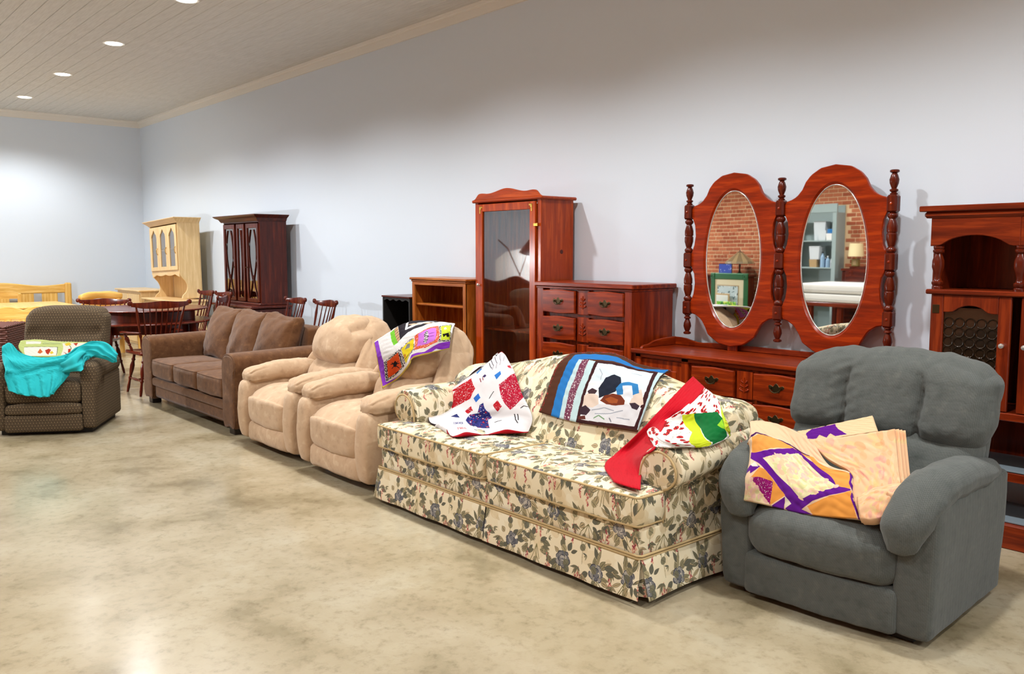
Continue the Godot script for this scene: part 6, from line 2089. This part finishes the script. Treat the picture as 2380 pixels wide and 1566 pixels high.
func print_shapes(called: String) -> Array:
	match called:
		"flag": return [
		["poly", rgb(222, 218, 224), [130, 78, 341, 0, 508, 56, 305, 144]],
		["line", rgb(30, 28, 34), [170, 90, 282, 128]],
		["line", rgb(30, 28, 34), [91, 51, 284, 108, 298, 136]],
		["line", rgb(30, 28, 34), [25, 0, 324, 90, 333, 125]],
		["line", rgb(30, 28, 34), [284, 15, 374, 71, 370, 103]],
		["line", rgb(30, 28, 34), [452, 22, 416, 69]],
		["poly", rgb(50, 130, 205), [98, 135, 85, 107, 143, 123, 138, 149]],
		["poly", rgb(46, 120, 205), [344, 171, 389, 148, 403, 170, 373, 193]],
		["poly", rgb(46, 110, 205), [274, 274, 287, 249, 313, 271, 302, 296]],
		["poly", rgb(60, 40, 90), [235, 172, 245, 160, 271, 170, 263, 179]],
		["line", rgb(140, 50, 60), [224, 181, 258, 199]],
		["line", rgb(140, 50, 60), [242, 176, 266, 191]],
		["dots", rgb(196, 18, 34), [175, 334, 95, 232, 41, 232, 81, 193, 122, 169, 246, 227, 255, 277]],
		["dots", rgb(190, 24, 56), [397, 215, 483, 181, 514, 176, 513, 286, 453, 364, 410, 248]],
		["dots", rgb(196, 18, 34), [0, 256, 19, 244, 49, 260, 34, 277]],
		["dots", rgb(196, 24, 44), [464, 113, 500, 105, 503, 143, 475, 135]],
		["dots", rgb(190, 20, 34), [262, 346, 285, 317, 304, 343, 282, 366]],
		["dots", rgb(190, 20, 34), [388, 318, 404, 289, 425, 333, 410, 365]],
		["poly", rgb(40, 48, 110), [188, 385, 221, 365, 246, 392]],
		["flag", rgb(40, 44, 120), [278, 408, 296, 368, 332, 364, 327, 311, 341, 299, 362, 344, 381, 367, 389, 408, 376, 418, 367, 474, 330, 461, 292, 448]],
		["line", rgb(24, 22, 26), [362, 277, 366, 260, 375, 244]],
		["line", rgb(60, 58, 64), [298, 475, 326, 488]],
		["line", rgb(60, 58, 64), [396, 442, 419, 430]],
		["line", rgb(60, 58, 64), [462, 394, 464, 434, 469, 454]],
		["line", rgb(60, 58, 64), [471, 396, 471, 435]],
		["line", rgb(50, 40, 44), [487, 360, 499, 349, 510, 357]],
		["line", rgb(50, 50, 54), [116, 359, 127, 329, 138, 317]],
		["line", rgb(50, 50, 54), [112, 337, 149, 350]],
		["line", rgb(50, 50, 54), [114, 325, 144, 357]]]
		"flag_words": return [208, 425, 262, 426, 214, 467, 262, 471]
		"picture": return [
		["poly", rgb(42, 122, 196), [53, 21, 137, 21, 249, 24, 413, 48, 504, 7, 512, 70, 389, 64, 247, 66, 113, 73, 99, 228, 103, 389, 62, 392, 54, 252, 57, 134]],
		["poly", rgb(196, 222, 226), [107, 73, 187, 80, 183, 218, 191, 383, 103, 389, 99, 228]],
		["dots", rgb(120, 60, 84), [126, 73, 158, 77, 156, 238, 155, 384, 124, 387, 123, 242]],
		["poly", rgb(62, 28, 30), [187, 80, 328, 70, 486, 73, 504, 262, 509, 378, 351, 379, 188, 384, 183, 218]],
		["poly", rgb(238, 242, 244), [201, 94, 332, 85, 469, 88, 481, 261, 490, 370, 347, 370, 203, 373, 194, 216]],
		["poly", rgb(216, 232, 240), [201, 94, 332, 85, 469, 88, 482, 226, 333, 192, 197, 200]],
		["poly", rgb(196, 222, 226), [486, 73, 510, 71, 512, 246, 526, 375, 509, 378, 504, 262]],
		["poly", rgb(222, 222, 226), [226, 316, 405, 299, 492, 307, 492, 368, 346, 369, 206, 372]],
		["poly", rgb(226, 206, 190), [196, 285, 216, 263, 255, 277, 272, 311, 248, 327, 201, 326]],
		["poly", rgb(226, 206, 190), [424, 235, 455, 214, 495, 292, 461, 309, 423, 298]],
		["poly", rgb(32, 38, 54), [244, 237, 258, 170, 293, 146, 329, 158, 347, 205, 330, 247, 292, 272, 262, 287]],
		["poly", rgb(52, 128, 190), [325, 224, 339, 191, 379, 177, 426, 185, 451, 239, 425, 256, 380, 255, 346, 265]],
		["poly", rgb(228, 232, 238), [353, 205, 399, 198, 430, 269, 384, 280]],
		["poly", rgb(120, 52, 28), [272, 297, 286, 273, 321, 258, 364, 263, 396, 287, 397, 302, 356, 310, 308, 308]],
		["poly", rgb(164, 84, 40), [293, 289, 318, 275, 360, 285, 361, 300, 320, 302]],
		["poly", rgb(70, 50, 56), [202, 262, 218, 242, 243, 252, 238, 270, 211, 274]],
		["poly", rgb(60, 40, 50), [192, 334, 214, 322, 243, 336, 230, 355, 197, 356]],
		["poly", rgb(60, 44, 54), [422, 295, 449, 290, 480, 301, 475, 317, 444, 312]],
		["poly", rgb(96, 44, 36), [193, 363, 225, 357, 233, 369, 197, 374]],
		["line", rgb(160, 166, 176), [249, 336, 305, 322, 356, 328]],
		["line", rgb(160, 166, 176), [270, 346, 346, 339, 402, 324]],
		["line", rgb(110, 150, 104), [270, 361, 291, 350, 325, 360]],
		["line", rgb(120, 120, 130), [348, 354, 363, 365]],
		["line", rgb(160, 166, 176), [384, 349, 453, 351]],
		["line", rgb(170, 176, 186), [218, 128, 237, 156, 236, 185]],
		["line", rgb(170, 176, 186), [374, 116, 425, 123]]]
		"hallow": return [
		["poly", rgb(34, 28, 38), [194, 0, 298, -3, 410, 0, 447, 6, 345, 88, 256, 101, 193, 134]],
		["poly", rgb(240, 238, 240), [260, 9, 280, 2, 258, 57, 328, 35, 409, 11, 415, 28, 336, 61, 247, 73, 238, 66]],
		["poly", rgb(120, 200, 50), [100, 11, 143, 9, 175, 145, 138, 147]],
		["stripe", rgb(200, 160, 120), [143, 9, 191, 4, 192, 128, 173, 144]],
		["poly", rgb(140, 60, 200), [-1, 8, 25, 7, 42, 197, 33, 302, 200, 317, 284, 294, 382, 302, 445, 262, 511, 237, 513, 331, 443, 296, 404, 331, 307, 329, 193, 328, 100, 326, -1, 325, 3, 199]],
		["check", rgb(30, 26, 34), [43, 202, 171, 204, 177, 297, 28, 297]],
		["poly", rgb(228, 84, 30), [65, 214, 158, 214, 156, 291, 49, 288]],
		["poly", rgb(30, 22, 26), [105, 243, 120, 240, 133, 260, 112, 267, 100, 256]],
		["line", rgb(30, 22, 26), [85, 240, 145, 266]],
		["line", rgb(30, 22, 26), [85, 261, 141, 254]],
		["line", rgb(30, 22, 26), [94, 237, 136, 284]],
		["check", rgb(60, 26, 70), [170, 207, 278, 179, 304, 275, 170, 292]],
		["poly", rgb(236, 214, 40), [188, 210, 285, 189, 291, 262, 194, 296]],
		["poly", rgb(130, 130, 130), [214, 229, 240, 205, 259, 214, 254, 239, 231, 233]],
		["line", rgb(60, 50, 40), [199, 276, 252, 268]],
		["poly", rgb(210, 120, 40), [199, 250, 212, 254, 208, 269, 197, 266]],
		["dots", rgb(232, 96, 60), [288, 171, 364, 124, 437, 99, 440, 249, 377, 279, 304, 275]],
		["poly", rgb(206, 120, 224), [313, 165, 355, 140, 411, 128, 412, 242, 377, 259, 318, 260]],
		["check", rgb(40, 28, 50), [345, 176, 362, 150, 369, 208, 369, 252, 352, 242]],
		["line", rgb(120, 40, 120), [373, 186, 398, 181]],
		["line", rgb(120, 40, 120), [372, 213, 397, 209]],
		["check", rgb(40, 36, 30), [428, 111, 499, 25, 511, 237, 435, 252]],
		["poly", rgb(208, 226, 60), [443, 104, 498, 41, 506, 221, 447, 241]],
		["poly", rgb(30, 26, 24), [451, 187, 476, 169, 493, 149, 499, 190, 485, 202, 476, 185, 461, 212]],
		["poly", rgb(246, 246, 220), [462, 108, 474, 92, 481, 117, 465, 134]]]
		"ladybug": return [
		["poly", rgb(206, 220, 40), [67, 184, 163, 153, 285, 257, 461, 503, 305, 515, 256, 299]],
		["poly", rgb(16, 110, 52), [163, 153, 419, 115, 475, 166, 482, 325, 495, 430, 478, 510, 293, 264]],
		["poly", rgb(150, 210, 50), [413, 237, 468, 175, 475, 287]],
		["poly", rgb(196, 216, 60), [512, 0, 529, 51, 507, 352, 515, 415, 475, 287, 475, 117]],
		["line", rgb(150, 30, 30), [490, 60, 529, 68, 529, 107]],
		["line", rgb(150, 30, 30), [512, 128, 529, 161, 499, 200]],
		["line", rgb(150, 30, 30), [493, 218, 520, 247, 488, 280]],
		["line", rgb(150, 30, 30), [485, 298, 505, 342]]]
		"peach_front": return [
		["poly", rgb(248, 206, 168), [2, -15, 112, -12, 387, -5, 512, 0, 529, 125, 323, 108, 64, 116, 3, 140]],
		["line5", rgb(70, 20, 90), [3, 140, 40, 111, 157, 128, 282, 118, 407, 107]],
		["poly", rgb(246, 168, 84), [5, 146, 57, 120, 279, 125, 436, 102, 509, 255, 503, 358, 436, 336, 404, 120, 275, 131, 31, 250, 7, 255]],
		["poly", rgb(104, 30, 150), [4, 255, 31, 250, 145, 203, 277, 128, 336, 115, 407, 138, 436, 330, 506, 354, 506, 363, 402, 396, 326, 436, 274, 488, 328, 507, 221, 517, 200, 503, 227, 470, 127, 368, 49, 307, 1, 291]],
		["blotch", rgb(248, 236, 190), [69, 275, 165, 227, 309, 140, 358, 163, 380, 245, 443, 336, 348, 379, 271, 438, 217, 382, 142, 337]],
		["poly", rgb(244, 164, 76), [301, 467, 401, 401, 510, 363, 501, 509, 400, 514, 316, 513, 328, 507]],
		["poly", rgb(244, 164, 76), [7, 387, 50, 326, 84, 332, 196, 434, 131, 507, 124, 381]],
		["dots", rgb(150, 24, 110), [5, 387, 49, 374, 126, 381, 130, 503, 78, 453]],
		["blotch", rgb(248, 222, 180), [-2, 397, 14, 393, 78, 453, 124, 509, 0, 512, -6, 439]],
		["poly", rgb(104, 30, 150), [141, 504, 196, 442, 195, 517, 144, 520]],
		["poly", rgb(244, 238, 214), [196, 438, 227, 470, 200, 499]],
		["poly", rgb(104, 30, 150), [-5, 333, 19, 308, 54, 322, 4, 367]],
		["poly", rgb(240, 236, 224), [3, 323, 25, 303, 45, 323, 12, 330]],
		["line5", rgb(104, 30, 150), [512, 256, 501, 318, 521, 366, 505, 402, 510, 461, 510, 508]]]
		"peach_flap": return [
		["poly", rgb(104, 30, 150), [3, 113, 82, 3, 165, 5, 162, 114, 124, 112, 129, 87, 92, 113, 96, 83, 42, 116]]]
		"daffodil": return [
		["poly", rgb(250, 248, 236), [40, 90, 243, 82, 252, 174, 10, 186]],
		["line", rgb(60, 80, 50), [40, 90, 243, 82, 248, 174]],
		["poly", rgb(250, 248, 236), [43, 17, 149, 24, 145, 51, 49, 53]],
		["poly", rgb(200, 216, 150), [159, 23, 259, 11, 255, 36, 158, 50]],
		["line", rgb(60, 80, 50), [158, 50, 258, 37]],
		["poly", rgb(248, 240, 226), [269, 26, 379, 10, 375, 87, 326, 170, 281, 176]],
		["poly", rgb(214, 110, 60), [124, 148, 142, 107, 160, 141, 143, 158]],
		["poly", rgb(190, 60, 40), [172, 123, 194, 105, 208, 116, 195, 168, 181, 151]],
		["poly", rgb(236, 206, 70), [200, 145, 215, 128, 227, 151, 212, 162]],
		["poly", rgb(236, 206, 70), [279, 34, 301, 7, 312, 50, 288, 67]],
		["poly", rgb(200, 70, 50), [318, 23, 338, 13, 334, 68]],
		["poly", rgb(180, 50, 40), [287, 141, 321, 163, 333, 183]],
		["poly", rgb(190, 60, 40), [303, 111, 315, 105, 337, 153, 320, 151]],
		["line", rgb(90, 130, 60), [303, 59, 321, 113]],
		["poly", rgb(190, 60, 60), [373, 31, 383, 5, 385, 70]]]
	return []

func dots_in(P: Paint, poly: PackedVector2Array, count: int, inks: Array, r0: float, r1: float, rng: RandomNumberGenerator) -> void:
	var lo := poly[0]
	var hi := poly[0]
	for p in poly:
		lo = lo.min(p)
		hi = hi.max(p)
	for i in count:
		var q := Vector2(rng.randf_range(lo.x, hi.x), rng.randf_range(lo.y, hi.y))
		if Geometry2D.is_point_in_polygon(q, poly):
			P.ell(q.x, q.y, rng.randf_range(r0, r1), rng.randf_range(r0, r1), rng.randf() * PI, inks[rng.randi() % inks.size()])

func stitch(P: Paint, items: Array) -> void:
	var rng := RandomNumberGenerator.new()
	rng.seed = 31
	for it in items:
		var c: Color = it[1]
		var poly := pv(it[2])
		var area := 0.0
		for i in poly.size():
			area += poly[i].cross(poly[(i + 1) % poly.size()]) / 2.0
		area = absf(area)
		match it[0]:
			"poly":
				P.poly(poly, c)
			"line", "line5":
				var pts := []
				for p in poly:
					pts.append(p)
				P.path(pts, 3.0 if it[0] == "line" else 9.0, c)
			"dots":
				P.poly(poly, c)
				dots_in(P, poly, int(area / 26.0), [Color(0.95, 0.92, 0.92), c.darkened(0.25), c.lightened(0.35)], 1.0, 2.6, rng)
			"flag":
				P.poly(poly, c)
				dots_in(P, poly, int(area / 40.0), [Color(0.94, 0.92, 0.95), rgb(24, 26, 80), rgb(190, 40, 60), rgb(70, 80, 160)], 1.5, 4.0, rng)
			"stripe":
				P.poly(poly, c)
				for i in 6:
					P.line(poly[0].lerp(poly[3], i / 5.0), poly[1].lerp(poly[2], i / 5.0), 3.0, rgb(40, 30, 24))
			"check":
				P.poly(poly, Color(0.93, 0.92, 0.9))
				dots_in(P, poly, int(area / 16.0), [c], 1.6, 3.0, rng)
			"blotch":
				P.poly(poly, c)
				dots_in(P, poly, int(area / 160.0), [c.lerp(rgb(246, 190, 160), 0.5), c.lerp(rgb(210, 216, 140), 0.5), c.lerp(rgb(240, 170, 180), 0.5)], 5.0, 16.0, rng)

func cloth_mat(t: Texture2D, tint := rgb(208, 207, 206)) -> StandardMaterial3D:
	var m := plain(tint, 0.95, 0.0, 0.15)
	m.albedo_texture = t
	m.texture_repeat = false
	m.rim_enabled = true
	m.rim = 0.15
	return m

# shallow puckers of machine quilting
func pucker(t: Vector2, n: float, h: float) -> float:
	return h * (absf(sin(t.x * n + 1.4 * sin(t.y * n * 0.7))) + absf(sin(t.y * n + 1.4 * sin(t.x * n * 0.6))) - 1.0)

func quilts() -> void:
	var rng := RandomNumberGenerator.new()
	rng.seed = 9
	var soft := func(t: Vector2) -> float: return pucker(t, 30.0, 0.0022)
	# white, red and blue patriotic quilt
	var P := Paint.new(512, 512, rgb(240, 238, 240))
	stitch(P, print_shapes("flag"))
	for w in [[print_shapes("flag_words"), 0]]:
		# two short lines of lettering, as small strokes
		var a: Array = w[0]
		word(P, Vector2(a[0], a[1]), Vector2(a[2], a[3]), 15.0, "FOREVER", rgb(60, 66, 130))
		word(P, Vector2(a[4], a[5]), Vector2(a[6], a[7]), 12.0, "FREE", rgb(190, 40, 50))
	P.rect(0, 0, 512, 5, rgb(170, 20, 34))
	P.rect(0, 506, 512, 512, rgb(176, 20, 34))
	P.rect(0, 0, 6, 512, rgb(40, 22, 26))
	var t := thing("patriotic_quilt", "white quilt with red floral patches and stars draped on the floral sofa", "quilt")
	part("cloth", mb().cloth(cloth_flag, 56, 64, 0.012, func(u: Vector2) -> float: return pucker(u, 26.0, 0.0018) + 0.012 * sin(u.x * 17.0) * smoothstep(0.75, 1.0, u.y)), cloth_mat(P.tex()), t)
	# brown and blue quilt with a printed panel
	P = Paint.new(512, 384, rgb(84, 48, 30))
	stitch(P, print_shapes("picture"))
	for i in 60:
		P.ell(3 + rng.randf() * 6, rng.randf() * 384, 2, 3, 0, rgb(170, 40, 40))
		P.ell(rng.randf() * 512, 2 + rng.randf() * 4, 3, 2, 0, rgb(170, 40, 40))
	t = thing("panel_quilt", "brown and bright blue quilt with a printed panel over the sofa back", "quilt")
	part("cloth", mb().cloth(cloth_picture, 60, 44, 0.014, soft), cloth_mat(P.tex()), t)
	# purple bordered quilt of bright blocks
	P = Paint.new(512, 320, rgb(236, 234, 234))
	P.speckle(rng, 260, rgb(150, 148, 152), 0.8, 2.0)
	stitch(P, print_shapes("hallow"))
	P.rect(0, 312, 512, 320, rgb(214, 190, 90))
	P.rect(0, 0, 5, 320, rgb(214, 190, 90))
	t = thing("purple_block_quilt", "purple-bordered quilt of orange, yellow and pink blocks over the beige recliner", "quilt")
	part("cloth", mb().cloth(cloth_hallow, 64, 36, 0.012, soft), cloth_mat(P.tex()), t)
	# red quilt with ladybug print
	t = thing("red_quilt", "red quilt with ladybug print, yellow and green band over the sofa arm", "quilt")
	P = Paint.new(256, 256, rgb(206, 22, 40))
	P.speckle(rng, 700, rgb(188, 16, 34), 1.0, 2.6)
	part("red_border", mb().cloth(cloth_red, 24, 56, 0.014, func(u: Vector2) -> float: return pucker(u, 22.0, 0.0015)), cloth_mat(P.tex()), t)
	P = Paint.new(512, 512, rgb(246, 242, 238))
	for i in 190:
		var o := Vector2(rng.randf() * 512, rng.randf() * 512)
		if i % 2 == 0:
			P.ell(o.x, o.y, rng.randf_range(13, 19), rng.randf_range(9, 13), rng.randf() * PI, rgb(196, 28, 32))
			P.line(o - Vector2(12, 6), o + Vector2(12, 6), 3.0, rgb(90, 20, 24))
		else:
			P.path([o, o + Vector2(rng.randf_range(-14, 14), 8), o + Vector2(rng.randf_range(-20, 20), 16)], 2.0, rgb(150, 160, 130))
	stitch(P, print_shapes("ladybug"))
	part("patchwork", mb().cloth(cloth_ladybug, 48, 48, 0.012, soft), cloth_mat(P.tex()), t)
	# peach and purple quilt, folded on the grey recliner
	t = thing("peach_quilt", "folded peach and orange quilt with purple lattice on the grey recliner", "quilt")
	var peach := Paint.new(512, 512, rgb(248, 200, 158))
	for i in 130:
		peach.ell(rng.randf() * 512, rng.randf() * 512, rng.randf_range(10, 44), rng.randf_range(8, 30), rng.randf() * PI, [rgb(246, 170, 116), rgb(252, 218, 178), rgb(238, 160, 160), rgb(228, 210, 140), rgb(248, 184, 130)][rng.randi() % 5], 0.45)
	var pm := cloth_mat(peach.tex())
	P = Paint.new(512, 512, rgb(250, 216, 180))
	stitch(P, print_shapes("peach_front"))
	part("front_fold", mb().cloth(cloth_peach_front, 64, 56, 0.05, soft), cloth_mat(P.tex()), t)
	part("side_fold", mb().cloth(cloth_peach_side, 48, 44, 0.03, func(u: Vector2) -> float: return pucker(u, 24.0, 0.0026)), pm, t)
	for k in 3:
		var lay := []
		for row in cloth_peach_side:
			var r2 := []
			for p in row:
				r2.append(p + Vector3(0.008 + 0.006 * k, -0.004 * k, -0.016 * (k + 1)))
			lay.append(r2)
		part("inner_layer", mb().cloth(lay, 20, 20, 0.01), pm, t)
	P = Paint.new(256, 128, rgb(248, 214, 170))
	stitch(P, print_shapes("peach_flap"))
	part("back_flap", mb().cloth(cloth_peach_flap, 36, 20, 0.03, soft), cloth_mat(P.tex()), t)
	part("rolled_end", mb().cloth(cloth_peach_roll, 28, 24, 0.05, func(u: Vector2) -> float: return pucker(u, 14.0, 0.003) + 0.02 * sin(u.y * PI)), pm, t)
	# turquoise sheet and the daffodil print under it
	var aqua := plain(rgb(40, 166, 172), 0.9, 0.0, 0.2)
	aqua.rim_enabled = true
	aqua.rim = 0.2
	t = thing("turquoise_sheet", "bright turquoise sheet bunched over the tweed recliner", "sheet")
	part("sheet", mb().cloth(cloth_sheet, 80, 70, 0.006, func(u: Vector2) -> float:
		var low := smoothstep(0.35, 1.0, u.y)
		return 0.016 * low * sin(u.x * 34.0 + 2.0 * sin(u.y * 3.0)) + 0.03 * bump(u.y - 0.3 + 0.12 * u.x, 0.1) * smoothstep(1.0, 0.8, u.x) + 0.008 * sin(u.x * 9.0 + u.y * 26.0) * (1.0 - low) + 0.006 * wrinkle.get_noise_2d(u.x * 3.0, u.y * 3.0)), aqua, t)
	part("swag", mb().cloth(cloth_swag, 70, 40, 0.006, func(u: Vector2) -> float: return 0.013 * sin(u.y * 21.0 + 2.6 * sin(u.x * 4.0)) + 0.007 * sin(u.x * 19.0 + u.y * 7.0) + 0.02 * sin(u.y * PI)), aqua, t)
	P = Paint.new(384, 192, rgb(206, 220, 140))
	stitch(P, print_shapes("daffodil"))
	t = thing("daffodil_throw", "pale green throw with framed daffodil prints under the turquoise sheet", "throw")
	part("cloth", mb().cloth(cloth_daffodil, 40, 20, 0.02, soft), cloth_mat(P.tex()), t)

const STROKES := {"F": [0, 0, 0, 2, 9, 9, 0, 0, 1, 0, 9, 9, 0, 1, 0.8, 1], "O": [0, 0, 1, 0, 1, 2, 0, 2, 0, 0], "R": [0, 2, 0, 0, 1, 0, 1, 1, 0, 1, 1, 2], "E": [1, 0, 0, 0, 0, 2, 1, 2, 9, 9, 0, 1, 0.8, 1], "V": [0, 0, 0.5, 2, 1, 0]}

func word(P: Paint, a: Vector2, b: Vector2, h: float, text: String, c: Color) -> void:
	var n := text.length()
	var d := (b - a) / n
	var dn := Vector2(-d.y, d.x).normalized() * h
	if dn.y < 0:
		dn = -dn
	for i in n:
		var s: Array = STROKES[text[i]]
		var o := a + d * i
		var last = null
		for k in range(0, s.size(), 2):
			if s[k] == 9:
				last = null
				continue
			var p: Vector2 = o + d * 0.7 * s[k] + dn * s[k + 1] / 2.0
			if last != null:
				P.line(last, p, 2.0, c)
			last = p

func build_all() -> void:
	chest()
	dresser()
	double_mirror()
	curio()
	bookcase()
	black_cabinet()
	pine_hutch()
	china_hutch()
	blonde_hutch()
	blonde_cabinet()
	floral_sofa()
	beige_recliner("beige suede recliner between the floral sofa and the other beige recliner", Vector3(-5.0, 0, 2.03), 0.0)
	beige_recliner("beige suede recliner beside the brown three-cushion sofa", Vector3(-6.04, 0, 2.01), 0.0)
	brown_sofa()
	tweed_recliner()
	grey_recliner()
	windsor("dark cherry captain's chair with armrests drawn up to the round table", Vector3(-9.5, 0, 2.12), -90, true, M.turned)
	windsor("dark cherry armchair with curled crest on the far side of the round table", Vector3(-11.2, 0, 2.22), 56, true, M.turned, 0.9)
	windsor("dark cherry comb-back chair between the round table and the china hutch", Vector3(-10.05, 0, 1.42), -30, false, M.turned, 0.97)
	windsor("dark cherry comb-back chair standing left of the china hutch", Vector3(-11.62, 0, 0.98), 0, false, M.turned, 0.96)
	windsor("dark cherry comb-back chair partly in front of the china hutch doors", Vector3(-11.02, 0, 0.98), 0, false, M.turned, 0.96)
	windsor("dark cherry comb-back chair right beside the china hutch", Vector3(-9.45, 0, 0.75), 0, false, M.turned, 0.94)
	windsor("dark cherry comb-back chair between the china hutch and the beige recliners", Vector3(-8.72, 0, 0.75), 0, false, M.turned, 0.94)
	dining_tables()
	pine_things()
	wicker_chest()
	back_side()
	quilts()
